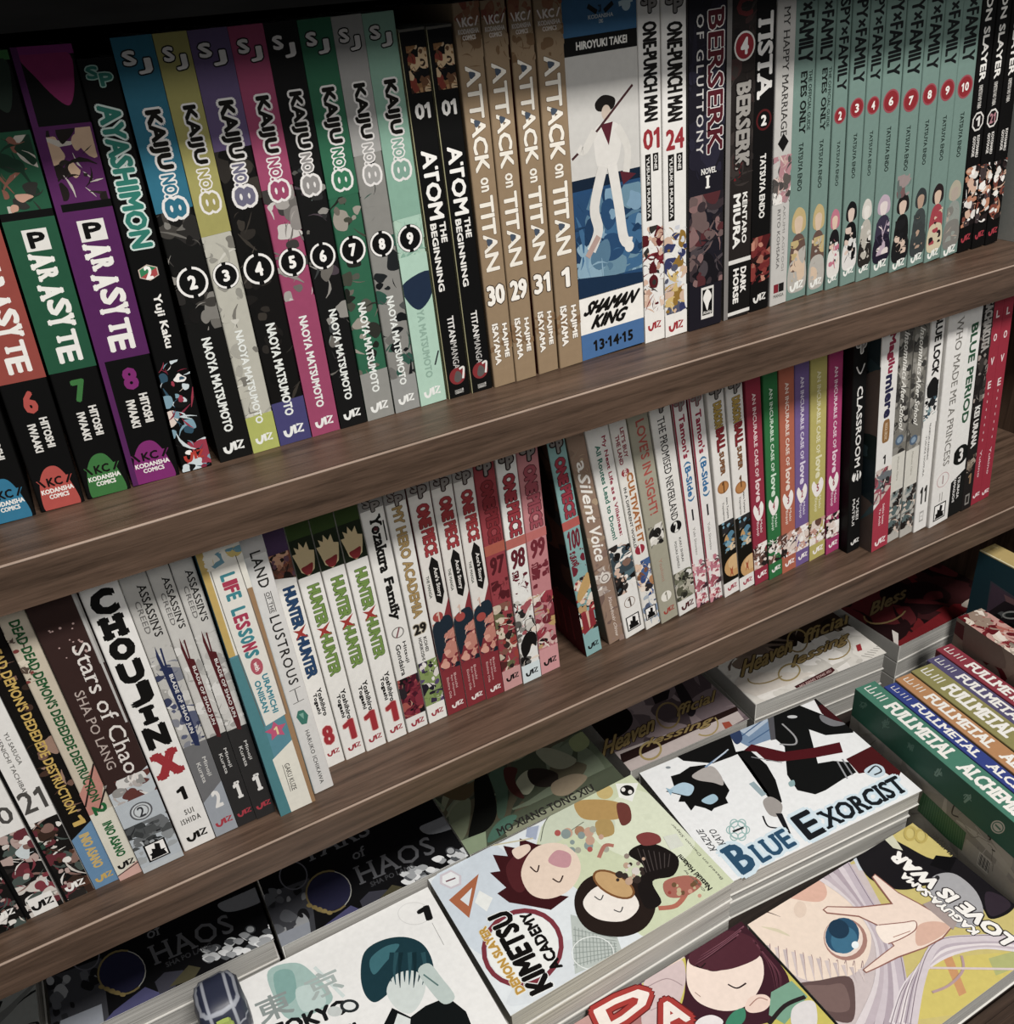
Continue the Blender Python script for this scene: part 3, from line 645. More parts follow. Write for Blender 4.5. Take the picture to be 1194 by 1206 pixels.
# ------------------------------------------------------------------ lower shelf
KL = 'books standing on the lower shelf'
LOWER = [
 ('l19', -210.8, 14.3, .9, 190, '151617', 'leftmost white topped paperback with black art, cut by the photo edge', None, 20.5),
 ('l20', -195.9, 18.5, 1.0, 190, 'e0deda', 'white paperback numbered 20 with boxed publisher mark', None, 22),
 ('l21', -176.6, 15.0, 1.25, 190, 'e0deda', 'white paperback numbered 21 with dark green art below', None, 22.4),
 ('dd1', -160.9, 12.5, 1.4, 190, '14110f', 'black paperback with yellow title and pale blue foot', None, 22.1),
 ('dd2', -148.1, 11.9, 1.45, 190, 'c9bda8', 'cream paperback with dark green title', None, 20.4),
 ('st', -135.6, 22.4, 1.5, 192, '3a2724', 'thick dark brown novel with white script title and ship logo', '8d8b88', 18.2),
 ('ch', -112.5, 18.0, 1.55, 191, 'e4e2de', 'white paperback with heavy black stacked letters and a red X', None, 21.1),
 ('ac2', -94.0, 12.8, 1.65, 191, 'b9b7b2', 'grey paperback with dark blue brush mark', None, 21.8),
 ('aca', -80.8, 10.7, 1.7, 191, 'c2c0bb', 'left one of two grey paperbacks with dark red brush mark', None, 21.9),
 ('acb', -69.8, 11.2, 1.7, 191, 'c2c0bb', 'right one of two grey paperbacks with dark red brush mark', '2a2a2a', 21.4),
 ('ll', -57.1, 21.5, 1.75, 191, '5b93a3', 'teal and cream paperback with multicoloured title and pink star', None, 15.6),
 ('la', -34.3, 12.4, 2.1, 191, 'd4d2cf', 'slim white paperback with thin handwritten title and small green gem', None, 21.4),
 ('h8', -20.9, 12.3, 1.9, 190.5, 'e4e2dd', 'white paperback with navy title and red 8', None, 37.6),
 ('h1a', -7.9, 13.1, 1.95, 190.5, 'e4e2dd', 'leftmost of three white paperbacks with green title and red 1', None, 37.4),
 ('h1b', 5.9, 13.6, 2.0, 190.5, 'e4e2dd', 'middle one of three white paperbacks with green title and red 1', None, 37.2),
 ('h1c', 20.5, 13.5, 2.1, 190.5, 'e4e2dd', 'rightmost of three white paperbacks with green title and red 1', None, 37.4),
 ('yo', 35.1, 14.2, 2.2, 190.5, 'dfddd8', 'white paperback with black gothic title and dark red picture', None, 38),
 ('mha', 50.3, 12.8, 2.2, 190.5, 'dfddd8', 'white paperback with golden title and black 29', None, 38),
 ('ace1', 64.0, 14.0, 2.1, 190.5, 'd9d5cf', 'leftmost of three white and red paperbacks with black pointed label', '7a2a2c', 38),
 ('ace2', 78.7, 13.6, 2.1, 190.5, 'd9d5cf', 'middle one of three white and red paperbacks with black pointed label', '7a2a2c', 38),
 ('ace3', 92.8, 13.2, 2.1, 190.5, 'd9d5cf', 'rightmost of three white and red paperbacks with black pointed label', '7a2a2c', 37.7),
 ('o97', 106.6, 13.9, 2.15, 190.5, 'a04048', 'dark red paperback numbered 97', None, 38),
 ('o98', 121.2, 14.0, 2.15, 190.5, 'e0dfdb', 'white paperback with red title numbered 98', None, 37.4),
 ('o99', 136.2, 14.8, 2.2, 190.5, 'c98488', 'pink paperback numbered 99 beside the gap', None, 38.5),
 ('o100', 172.7, 12.8, 7.45, 190.5, '86b0ae', 'teal paperback numbered 100 leaning left into the gap', '1d1817', 37.4),
 ('sv', 193.3, 13.2, 9.4, 190.5, '9a7f6c', 'tan paperback with white cursive title', '7d675a', 39.5),
 ('vi', 207.0, 17.0, 9.5, 190.5, 'e4e2dd', 'white paperback with two line red and green title', None, 38.3),
 ('lb', 225.0, 12.7, 9.55, 190.5, 'e0ddd6', 'white paperback with orange and red title and red circle', None, 38.3),
 ('li', 238.4, 15.4, 9.5, 190.5, 'a5a18e', 'olive beige paperback with coral title', None, 37.8),
 ('ne', 254.8, 16.3, 9.3, 190.5, 'dedcd7', 'white paperback with thin black title and black circle 2', None, 37.8),
 ('ta', 272.4, 11.6, 9.0, 190.5, 'e0ddda', 'left one of two white paperbacks with crimson and blue title', 'a02a44', 39),
 ('tb', 284.6, 12.0, 8.7, 190.5, 'e0ddda', 'right one of two white paperbacks with crimson and blue title', 'a02a44', 38.5),
 ('db1', 297.3, 14.0, 8.3, 190.5, 'e0ddd8', 'left one of two white paperbacks with yellow title and orange planet', None, 37),
 ('db2', 311.7, 14.0, 7.9, 190.5, 'e0ddd8', 'right one of two white paperbacks with yellow title and orange planet', None, 36.4),
 ('i1', 326.2, 13.2, 7.3, 190.5, 'a23046', 'crimson paperback with white heart', None, 36),
 ('i4', 340.0, 13.0, 6.95, 190.5, '2f7a44', 'green paperback with white heart', None, 35.5),
 ('i3', 353.6, 14.0, 6.7, 190.5, 'c06a50', 'orange paperback with white heart', None, 35.8),
 ('i2', 368.4, 13.8, 6.45, 190.5, '78609a', 'purple paperback with white heart', None, 37),
 ('i5', 383.0, 16.0, 6.4, 190.5, 'c4b866', 'yellow paperback with white heart', None, 36.9),
 ('i6', 400.0, 13.6, 6.4, 190.5, 'b43a72', 'magenta paperback with white heart', None, 36.2),
 ('cl', 415.0, 13.4, 6.4, 190.5, '111111', 'black paperback with white circled 21', '0d0d0d', 28),
 ('ma', 431.0, 17.6, 6.3, 190.5, 'dcdad6', 'white paperback with crimson title and red foot', '2b3a40', 18.5),
 ('as1', 450.4, 14.4, 6.25, 190.5, 'b5b2aa', 'left one of two grey paperbacks with white script title and blue dot', None, 20.8),
 ('as2', 465.6, 14.2, 6.2, 190.5, 'b5b2aa', 'right one of two grey paperbacks with white script title and blue dot', None, 20.4),
 ('bl', 480.6, 14.6, 6.1, 190.5, 'e2e0dc', 'white paperback with bold black title and number 11', None, 19.3),
 ('pr', 496.0, 22.0, 6.1, 190.5, 'e0deda', 'wide white paperback with thin grey title and pink circle', None, 17),
 ('bp', 519.4, 17.6, 6.4, 190.5, 'dfdeda', 'white paperback with green title and black foot', None, 19.5),
 ('ga', 538.0, 12.6, 6.5, 190.5, '1f1c1b', 'dark paperback with grey brush title between green titled and red spines', None, 19.8),
 ('ra', 551.6, 12.0, 6.5, 190.5, 'a82c40', 'left one of two red paperbacks at the right end of the lower shelf', None, 21.5),
 ('rb', 564.6, 12.4, 6.5, 190.5, 'a82c40', 'right one of two red paperbacks at the right end of the lower shelf', None, 22.5),
]
for key, x, w, lean, h, sp, lab, left, yd in trim(LOWER):
    b = stand(key, x / 1000, yd / 1000, ZS, w / 1000, h / 1000, .127 if key != 'st' else .14, lean, sp, left); tag(b.root, lab, 'book', KL)
MAN = ['2a2624', 'e0dcd6', '8a6a60', 'b8a098', '4a5550', '141312', 'cfc8c0', '6e3038']
for key, num, sd in (('l19', '', 1), ('l20', '20', 2), ('l21', '21', 3)):
    s = S(key)
    s.band(1.0, 955, 'dfddd9')
    s.vt('YU SASUGA', 866, 903, .62, .76, '55534f'); s.vt('KENICHI TACHIBANA', 868, 942, .36, .5, '55534f')
    if num: s.ht(num, .12, .9, 955 if num == '20' else 931, 974 if num == '20' else 955, '4a4845')
    s.art(984 if num != '21' else 966, -.01, [MAN + ['30343a', '10100f'], MAN + ['c9d2d4', '8a3a44'], MAN + ['2f4a3e', '5a3a2c', '3d2b22']][sd - 1], 200 + sd, 46, bg='181615')
    s.band(1.0, 0, '0c0c0c', 0, .1)
    y = {'l19': 1077, 'l20': 1064, 'l21': 1042}[key]
    if key == 'l20': s.band(1055, 1074, 'e6e4df', .2, .86); viz(s, y, '141414', .26, .8)
    else: viz(s, y, 'eceae5', .22, .82)
s = S('dd1'); s.art(690, 960, ['14110f', '3a2a22', '7a5a4c', '4a342a', 'a0806e'], 211, 18); s.vt("DEAD DEAD DEMON'S DEDEDEDE DESTRUCTION", 722, 957, .32, .72, 'd8b45a', b=.05); s.vt('1', 962, 972, .3, .8, 'd8b45a', b=.1)
s.poly([(0, 984), (1, 972), (1, -.01), (0, -.01)], '6a93b8'); s.vt('INIO ASANO', 982, 1021, .3, .72, 'd8b86a', b=.08); viz(s, 1032, 'd8b45a', .2, .86)
s = S('dd2'); s.art(735, 800, ['5a4a40', 'c9bda8', '8a3f3a', 'd8ccb8'], 213, 12, 0, .5)
s.poly([(0, 930), (1, 905), (1, 930), (.4, 960), (0, 955)], 'c98a7c'); s.line([(0, 945), (1, 905)], .08, '2a1f1c', False); s.line([(0, 968), (1, 935)], .08, '2a1f1c', False); s.band(955, -.01, 'd8d4c4'); s.vt("DEAD DEAD DEMON'S DEDEDEDE DESTRUCTION", 731, 943, .3, .72, '1f5a30', b=.06); s.vt('2', 947, 958, .2, .8, '1f6a38', b=.1)
s.vt('INIO ASANO', 968, 1008, .3, .72, '1f6a38', b=.08); viz(s, 1017, '141414', .2, .88); s.poly([(0, 1026), (1, 1019), (1, -.01), (0, -.01)], 'd8aca0'); s.line([(0, 1026), (1, 1021)], .06, '2a1f1c', False)
s = S('st'); s.poly([(0, 926), (.5, 922), (1, 912), (1, -.01), (0, -.01)], 'b9c0c4'); s.art(915, 945, ['8f8d8a', 'd4d2ce', '6a3a34', 'b0a8a4'], 215, 14); s.band(940, 1012, 'b4bcc2')
s.band(1.0, 790, '9a9894', .9, 1); s.line([(.93, 700), (.95, 860)], .05, 'b5b3b0')
rn = random.Random(4)
for i in range(16): s.disc((rn.uniform(.15, .8), s.v(rn.uniform(735, 780))), rn.uniform(.015, .03), 'b89a94')
s.vt('Stars of Chaos', 762, 922, .5, .86, 'dcd6d0', b=-1, serif=.02); s.vt('SHA PO LANG', 810, 901, .2, .4, 'b8a8a0', b=-1, serif=.02)
s.disc((.5, s.v(955)), .26, '55565a', ry=.28); s.disc((.5, s.v(955)), .22, 'c4cacd', ry=.24); s.disc((.5, s.v(955)), .18, '6c6d70', ry=.2); s.disc((.5, s.v(955)), .15, 'c4cacd', ry=.17); s.ht('2', .42, .58, 950, 961, '33343a')
s.art(966, 992, ['3a3d3e', '4c4f50', '2a2c2e', '6a6d6f'], 216, 26); s.art(985, 1008, ['9fa4a6', 'b9bec0', '8a8e90'], 218, 10); ship(s, 1000, .22, .74)
s = S('ch')
for ch, a, b in (('C', 693, 724), ('H', 724, 751), ('O', 750, 777), ('U', 777, 804), ('J', 803, 830), ('I', 831, 852), ('N', 853, 880)):
    s.ht(ch, .14 if ch != 'I' else .28, .84 if ch != 'I' else .72, a + 1, b, '121110', b=.17, serif=.1 if ch in 'HI' else 0)
s.ht('X', .06, .9, 884, 914, 'ad3038', b=.16, serif=.08); s.ht('1', .42, .68, 928, 943, '141312', b=.16); s.ht('SUI', .42, .7, 953, 959, '55534f', b=.03, sp=1.3); s.ht('ISHIDA', .22, .82, 962, 968, '55534f', b=.03, sp=1.3); viz(s, 983, '171615', .24, .82)
RC = S('ac2')
for key, num, bc, lo, sd in (('ac2', '2', '2a3358', '6f7078', 1), ('aca', '1', '5a2024', '2e2d2d', 2), ('acb', '1', '5a2024', '2e2d2d', 3)):
    s = S(key); s.ref = RC; s.art(760, 880, ['b0aea9', 'c9c7c2', 'a09e9a', 'd4d2ce'], 220 + sd, 22)
    if num == '2': s.art(775, 880, ['4a5070', '5a5f78', '3c4260', '80828c'], 225, 22); s.band(876, -.01, '6a6a6c'); s.poly([(0, 940), (1, 925), (1, -.01), (0, -.01)], '9aa0a8')
    else: s.band(876, -.01, '2c2b2b')
    s.vt("ASSASSIN'S", 690, 751, .52, .86, '1d1c1b', b=.02, serif=.03); s.vt('CREED', 707, 745, .24, .46, '6a6866')
    s.poly([(.38, 760), (.46, 785), (.7, 788), (.74, 870), (.68, 880), (.5, 878), (.46, 866), (.34, 792), (.3, 772)], bc); s.line([(.56, 764), (.5, 795)], .07, bc)
    s.vt('BLADE OF SHAO JUN', 795, 864, .46, .66, 'dcdad6', b=.03); s.vt('Minoji', 893, 915, .54, .74, 'c4c2be', b=.03); s.vt('Kurata', 897, 920, .28, .46, 'c4c2be', b=.03)
    s.ht(num, .4, .78, 932, 951, 'e0deda', b=.06, serif=.06); viz(s, 967, 'b83a48', .2, .88)
s = S('ll'); s.band(1.0, 766, 'd0b060', 0, .16); s.band(1.0, 766, 'e0ddd2', .16, 1); s.art(650, 670, ['6a9cae', 'd8c070', 'e0ddd2'], 231, 8); s.band(768, -.01, '4f8a92', 0, .3); s.band(700, -.01, 'a8845e', .86, 1)
s.poly([(.2, 668), (.84, 660), (.88, 760), (.9, 848), (.34, 852), (.24, 760)], 'dedbd2')
s.line([(.2, 668), (.22, 760), (.3, 852)], .02, '6a6660'); s.line([(.84, 660), (.9, 760), (.92, 848)], .02, '6a6660')
y = 676
for i, ch in enumerate('LIFE LESSONS'):
    hgt = 9.2 if ch == ' ' else (6 if ch == 'I' else 8.4)
    if ch != ' ': s.vt(ch, y, y + hgt - .4, .36, .72, ('3f8f9a', 'b83a58', 'b83a58', '3f8f9a', '', '3f8f9a', 'b83a58', 'b83a58', '3f8f9a', '3f8f9a', 'b83a58', '3f8f9a')[i], b=.18)
    y += hgt
s.disc((.56, s.v(786)), .15, 'c05a68', ry=.26); s.vt('with', 781, 791, .5, .62, 'efece6', b=.04)
s.vt('URAMICHI', 797, 842, .6, .76, '3f90a0', b=.1); s.vt('ONIISAN', 801, 838, .38, .54, '3f90a0', b=.1)
c = s.v(861); s.poly([(.55 + (.3 if i % 2 == 0 else .15) * math.cos(math.pi / 2 + i * math.pi / 5), c + (.3 if i % 2 == 0 else .15) * s.w / s.h * 1.05 * math.sin(math.pi / 2 + i * math.pi / 5)) for i in range(10)], 'd05a80'); s.ht('1', .5, .6, 857, 866, 'f0d8a0', b=.1)
s.poly([(.24, 890), (.86, 878), (.9, -.01), (.3, -.01)], 'e2dfd2'); s.vt('GAKU KUZE', 900, 931, .48, .62, '55524d'); s.line([(.44, 900), (.44, 931)], .015, '55524d', False)
s = S('la'); s.band(1.0, 654, 'b5b2b0'); s.vt('LAND', 650, 692, .3, .76, '2a2928', sp=1.1); s.vt('OF THE', 698, 722, .46, .64, '3a3938', sp=1.1); s.line([(.42, 698), (.42, 722)], .03, '3a3938', False); s.line([(.69, 698), (.69, 722)], .03, '3a3938', False)
s.vt('LUSTROUS', 726, 806, .32, .78, '2a2928', sp=1.15); s.line([(.5, 812), (.5, 826)], .04, '3a3938', False); s.line([(.25, 812), (.78, 811)], .03, '3a3938', False); s.line([(.25, 827), (.78, 826)], .03, '3a3938', False)
s.poly([(.22, 842), (.36, 836), (.62, 837), (.76, 845), (.6, 853), (.36, 852)], '3f7f70'); s.poly([(.36, 840), (.58, 840), (.52, 847)], '7fb0a0'); s.vt('HARUKO ICHIKAWA', 860, 922, .4, .6, '4a4947', sp=1.1)
RH = S('h1a')
for key, num, tc, sd in (('h8', '8', '2a4a72', 1), ('h1a', '1', '7a9a4a', 2), ('h1b', '1', '7a9a4a', 3), ('h1c', '1', '7a9a4a', 4)):
    s = S(key)
    if num == '8':
        R = s; ys = dict(a=1.0, b=684, c=692, d=798, e=812, f=844, g=855, h=877, i=882)
        s.band(1.0, 660, '4a3658'); s.art(652, 684, ['3a2c26', 'b07a60', '8a4f3c', 'd0a080', '6a4a5a', '241e1c'], 241, 26, bg='6a4638'); s.poly([(0, 678), (1, 684), (1, 688), (0, 690)], 'e4e2dd')
    else:
        s.ref = RH; ys = dict(c=689, d=795, e=813, f=848, g=848, h=871, i=875)
        s.band(1.0, 678, '1b2416'); s.band(1.0, 634, '34491f')
        s.poly([(.12, 660), (.02, 650), (.2, 650), (.16, 642), (.34, 646), (.4, 638), (.55, 646), (.72, 640), (.76, 650), (.96, 652), (.9, 662), (.8, 672), (.5, 678), (.22, 672)], 'cdb88c')
        s.blob([(.24, 668), (.5, 666), (.78, 665), (.66, 675), (.4, 676)], '8a2c30')
    s.vt('HUNTER', ys['c'], ys['c'] + 48, .28, .82, tc, b=.1, ol=('1c2a1a' if num == '1' else '16223a', .04)); m = ys['c'] + 48
    s.vt('HUNTER', m + 10, ys['d'], .28, .82, tc, b=.1, ol=('1c2a1a' if num == '1' else '16223a', .04)); s.poly([(.22, m + 1), (.5, m + 3), (.88, m - 2), (.62, m + 6), (.86, m + 13), (.5, m + 9), (.24, m + 13), (.42, m + 6)], 'b03a34')
    s.vt('Yoshihiro', ys['e'], ys['f'], .54, .78, '1c1b1a', b=.1); s.vt('Togashi', ys['e'] + 4, ys['f'] - 4, .26, .5, '1c1b1a', b=.1)
    s.ht(num, .24, .8, ys['g'], ys['h'], 'b03038', b=.14, ol=('e4b0a8', .03)); viz(s, ys['i'] + 4, 'b03a44', .26, .84)
s = S('yo'); s.band(1.0, 600, '8d8b88'); sj(s, 594 - 8, 603, '8a8480', '2a2523', 'P'); s.vt('Yozakura', 607, 674, .3, .8, '171615', b=.1, serif=.05); s.vt('Family', 680, 731, .26, .8, '171615', b=.1, serif=.05); s.line([(.86, 616), (.86, 640)], .06, '171615', False); s.disc((.5, s.v(623)), .09, '5a2a30')
s.ring((.5, s.v(745)), .26, .05, '77746f'); s.line([(.4, 750), (.6, 740)], .07, '8a5058', False); s.vt('Hitsuji', 757, 782, .56, .76, '2a2928', b=.05); s.vt('Gondaira', 758, 794, .26, .5, '2a2928', b=.05)
s.art(797, 842, ['7a2434', '8f3040', '55182a', 'd0a088', '1a1517', '2a2428', 'b05a50'], 251, 36, bg='7a2434'); viz(s, 850, 'b03a48', .26, .84)
s = S('mha'); s.band(1.0, 592, '8d8b88'); sj(s, 586 - 8, 596, '8a8480', '3a2523', 'P'); s.vt('MY HERO ACADEMIA', 597, 727, .26, .76, 'b0925c', b=.07, ol=('6a5838', .05)); s.ht('29', .14, .82, 734, 746, '1f1d1b', b=.1, ol=('b5aa94', .08)); s.vt('KOHEI', 751, 768, .54, .72, '3a3836', b=.06); s.vt('HORIKOSHI', 750, 776, .28, .46, '3a3836', b=.06)
s.art(778, 828, ['8a9f5c', 'd8d2cc', '5a4a72', '3a3048', 'e0dcd8', '7a8f4c', '241f2a'], 253, 34, bg='8a9f5c'); s.band(828, -.01, 'e4e2dd'); viz(s, 838, 'b03a48', .24, .84)
RO = S('ace1')
for key in ('ace1', 'ace2', 'ace3'):
    s = S(key); s.ref = RO; s.band(1.0, 582, '9a9692'); sj(s, 573 - 8, 587, '8a8480', '3a2a28', 'P')
    s.vt('ONE', 594, 622, .26, .84, 'a83a3e', b=.16, ol=('6a2428', .05)); s.vt('PIECE', 624, 655, .3, .88, 'a83a3e', b=.16, ol=('6a2428', .05))
    s.poly([(.55, 656), (.8, 664), (.86, 700), (.66, 713), (.42, 708), (.34, 668)], '161514'); s.vt("Ace's Story", 669, 704, .5, .74, 'd8d4ce', b=.04, serif=.03); s.vt('THE MANGA', 676, 702, .14, .28, '3a4438', b=.05)
    s.poly([(0, 746), (.5, 735), (1, 708), (1, -.01), (0, -.01)], '8d3038'); s.art(728, 788, ['e0a490', 'c98474', 'f0c4b0', 'b06a60', '22303c', '1c2833', 'd89a86'], 257, 26, .04, 1); s.blob([(.0, 738), (.4, 728), (.9, 728), (.98, 742), (.5, 748), (.28, 768), (.05, 775)], '1f2d3a')
    s.disc((.36, s.v(725)), .25, 'b04a44'); s.ht('1', .3, .44, 720, 731, 'd8b8a8', b=.06)
    s.band(790, -.01, '8f3038'); s.vt('Boichi', 794, 811, .62, .74, 'd4b0ac'); s.vt('Ryo Ishiyama', 795, 819, .44, .56, 'd4b0ac'); s.vt('Eiichiro Oda', 796, 820, .24, .36, 'd4b0ac'); viz(s, 829, 'e6dcd8', .3, .84)
def onep(key, num, oy, base, tcol, tout, band_c, ncol, low, vcol, cols, seed):
    s = S(key); t0, t1, b0, b1, n0, n1, r0, r1, a0, a1, vy = oy
    sj(s, t0 - 22 - 8, t0 - 5, '8a8480', '2a1c1c', 'P'); s.vt('ONE', t0, t0 + (t1 - t0) * .45, .22, .82, tcol, b=.14, ol=(tout, .06)); s.vt('PIECE', t0 + (t1 - t0) * .47, t1, .26, .88, tcol, b=.14, ol=(tout, .06))
    s.band(b0, b1, band_c); s.ht(num, .14, .88, n0, n1, ncol, b=.1, shear=.1); s.vt('STRAW', r0, (r0 + r1) / 2 + 4, .1, .46, ncol, b=.2); s.vt('HATS', (r0 + r1) / 2 - 8, r1, .5, .9, ncol, b=.2) if 0 else s.art(r0, r1, [ncol, base, ncol], seed + 1, 12, .08, .94)
    s.art(a0, a1, cols, seed, 40); s.band(a1, -.01, low); viz(s, vy, vcol, .22, .84)
onep('o97', '97', (566, 639, 640, 652, 655, 676, 683, 707, 710, 787, 797), 'a04048', '8a2c34', '541a20', 'b8604c', '5a1c24', 'd09a98', '1a1716', ['c9b8a4', '8a5a4c', '5a2a28', 'a8443c', '2c2220', 'd8c4b0', '6a6a48', '3a2c28'], 261)
onep('o98', '98', (558, 632, 633, 644, 646, 669, 671, 700, 705, 781, 791), 'e0dfdb', 'a83a44', '3c1a1e', 'c06a60', '6a2430', 'cfdcde', '16191b', ['d8d4cc', '8a8680', '2a2624', 'e8d8c8', '5a5854', 'b05a60', 'c4c0b8', '171514'], 263)
S('o98').blob([(.1, 757), (.5, 745), (.95, 750), (.92, 764), (.7, 760), (.5, 768), (.2, 772)], '161413')
onep('o99', '99', (548, 622, 624, 634, 634, 656, 661, 690, 697, 762, 778), 'c98488', 'a8505c', '4c1c24', 'c8706c', '7a2a36', 'd89a9c', '1a1716', ['a83a48', 'b89a94', '7a2a34', 'e0d4c8', '1c1718', 'c9a468', '8a3440', 'd8b8b0'], 265)
onep('o100', '100', (539, 610, 612, 622, 624, 646, 648, 676, 680, 742, 759), '86b0ae', 'a83a4a', '3c2028', 'c46058', '7a2434', '8ab4b4', '16191b', ['e0d8cc', 'c9a06c', '1a1614', 'e8c8b0', 'a8383c', '2a2220'], 267)
s = S('o100'); s.blob([(.1, 698), (.5, 686), (.95, 678), (.98, 692), (.5, 702), (.12, 706)], 'd0a868'); s.poly([(.1, 724), (.5, 720), (.9, 722), (.92, 738), (.1, 744)], '9c3038'); s.poly([(.42, 720), (.6, 719), (.56, 738), (.48, 740)], 'dcb8a0')
L = BOOKS['o100'].L; L.art(1.0, .02, ['1f1a18', '3a2a22', '5a4030', '2a1f1c', '26302f', '141110', '4c382a'], 268, 60); L.mode = None
L.band(.24, 0, '5c1a22')
for i in range(6): L.line([(.5 + i * .08, .04), (.5 + i * .08, .2)], .012, '8a2a34', False)
s = S('sv'); s.art(1.0, 640, ['b59c80', '9a8470', 'a89078', '8a7262'], 271, 24); s.art(640, 760, ['8a7064', '9a8074', '7a6258'], 272, 16); s.vt('a', 543, 555, .26, .66, 'f0ebe4', b=.05); s.vt('Silent', 559, 616, .2, .84, 'f0ebe4', b=.04, shear=.12); s.vt('Voice', 620, 661, .2, .88, 'f0ebe4', b=.04, shear=.12)
s.art(668, 698, ['d8cfc6', 'b5a498', '9a8880', 'e4dcd4'], 273, 14); s.disc((.56, s.v(681)), .34, 'd8d0c8'); s.ring((.56, s.v(681)), .2, .05, '6a5a52'); s.vt('Yoshitoki Oima', 703, 750, .5, .7, 'd8c8bc', b=.04, shear=.08)
s = S('vi'); s.vt('My Next Life as a Villainess:', 516, 633, .58, .8, 'a83a52', b=.07); s.vt('Next', 529, 545, .58, .8, '3f7a6a', b=.07) if 0 else None
s.vt('All Routes Lead to Doom!', 523, 634, .28, .5, '2f7a68', b=.07); s.art(640, 697, ['2c2826', 'e0d4ca', 'd8b8a4', '3c4a52', '171514', '8a6a5c', 'efe9e2', '56707a'], 275, 38); s.ring((.5, s.v(709)), .26, .03, '8a7060'); s.ht('1', .43, .57, 704, 714, '5a4a40', b=.04); ship(s, 732, .16, .84)
s = S('lb'); s.vt("LET'S BUY", 505, 540, .54, .78, 'a03a4a', b=.09); s.vt('THE LAND', 511, 546, .2, .44, 'a03a4a', b=.09); s.disc((.44, s.v(556)), .24, 'b04048'); s.vt('AND', 551, 561, .34, .54, 'efe8e0', b=.06); s.vt('CULTIVATE IT', 558, 640, .46, .86, 'b8703c', b=.1, ol=('e8c89a', .03)); s.vt('IN A DIFFERENT WORLD', 572, 643, .16, .34, '2a2624', b=.06)
s.disc((.5, s.v(647)), .32, 'a82c40'); s.ht('1', .44, .56, 641, 653, 'efe8e4', b=.06); s.art(660, 702, ['c08a5c', 'e8c8ac', '8a5a3c', '4a6aa0', '3c548a', 'f0e0d0', '2f2a2a'], 277, 30); s.art(700, 736, ['8a9cb4', 'aab4c0', '55607a'], 278, 10); ship(s, 721, .12, .88)
s = S('li'); s.vt("LOVE'S IN SIGHT!", 495, 606, .34, .8, 'b8564c', b=.04); s.disc((.5, s.v(629)), .42, '2a2826'); s.art(618, 642, ['d8d4cc', '6a6660', '1f1d1b', 'e8e4dc'], 281, 12, .12, .88); s.vt('Yoshimi', 658, 684, .4, .58, 'b08a78'); s.disc((.5, s.v(702)), .3, 'e6e2d8'); s.ht('1', .44, .56, 697, 707, '8a8676'); viz(s, 718, 'b0483c', .26, .82)
s = S('ne'); sj(s, 474 - 8, 486, '8a8480', '2a2623', 'P'); s.vt('THE PROMISED NEVERLAND', 491, 612, .3, .66, '1f1e1d', serif=.03); s.disc((.48, s.v(620)), .3, '171615'); s.ht('2', .38, .58, 614, 626, 'e6e4de', b=.05); s.vt('KAIU SHIRAI', 634, 662, .54, .66, '4a4846', b=.03); s.vt('POSUKA DEMIZU', 636, 667, .28, .4, '4a4846', b=.03)
s.art(671, 704, ['3a3a30', '5a5a48', '8a8a78', '2a2a24', 'b5b0a0', '6f705c'], 283, 34); viz(s, 712, '5a2a2c', .22, .84)
RTm = S('ta')
for key, sd in (('ta', 1), ('tb', 2)):
    s = S(key); s.ref = RTm; s.band(1.0, 0, 'a02a44', 0, .1); sj(s, 473 - 8, 484, '8a8480', '8a4a54', 'P')
    s.vt("Tamon's", 489, 540, .34, .78, 'a82a48', b=.1); s.vt('(', 544, 549, .3, .8, '3f7fae', b=.04); s.vt('B-Side', 550, 585, .34, .78, '2f78b0', b=.1); s.vt(')', 586, 591, .3, .8, '3f7fae', b=.04)
    s.line([(.52, 600), (.52, 613)], .12, '2a2a2e', False); s.vt('Yuki Shiwasu', 621, 653, .4, .58, '8a8884'); s.art(660, 712, ['d8909c', 'e8b8b8', 'f0e0dc', 'b05a68', 'ece6e2', '4a3038', 'c97a8a'], 285, 34); viz(s, 704, 'b83a50', .3, .86)
RD = S('db1')
for key in ('db1', 'db2'):
    s = S(key); s.ref = RD; sj(s, 458 - 8, 470, '8a8480', '2a2623', 'P'); s.vt('DRAGON', 474, 504, .3, .8, 'c0a04a', b=.14, ol=('3a2a1c', .05)); s.vt('BALL', 505, 532, .34, .84, '8a2a30', b=.2, ol=('4a1a1c', .05)); s.vt('SUPER', 533, 560, .42, .72, '8a5a34', b=.12, ol=('3a2a1c', .03))
    s.disc((.5, s.v(574)), .36, 'b0743c'); s.disc((.5, s.v(574)), .29, 'c98a4a'); s.ht('1', .44, .58, 567, 581, '6a4420', b=.06); s.vt('Akira Toriyama', 587, 612, .58, .72, '4a4846', b=.05); s.vt('Toyotarou', 591, 612, .32, .46, '4a4846', b=.05)
    s.band(614, 684, '17150f'); s.art(614, 650, ['d0a468', '5a8aa4', '7aa8bc', 'e0c8a8', '2a2a2c', '3f6a84'], 287, 20, .2, .95); s.disc((.86, s.v(668)), .72, 'd8a86a'); s.disc((.9, s.v(664)), .5, 'e4bc84'); s.poly([(.5, 668), (.6, 671), (.72, 668), (.66, 674), (.7, 680), (.58, 676), (.46, 680), (.54, 674)], 'b85a34'); s.band(684, -.01, 'e2dfda'); viz(s, 691, 'b83a50', .28, .84)
RI = S('i1')
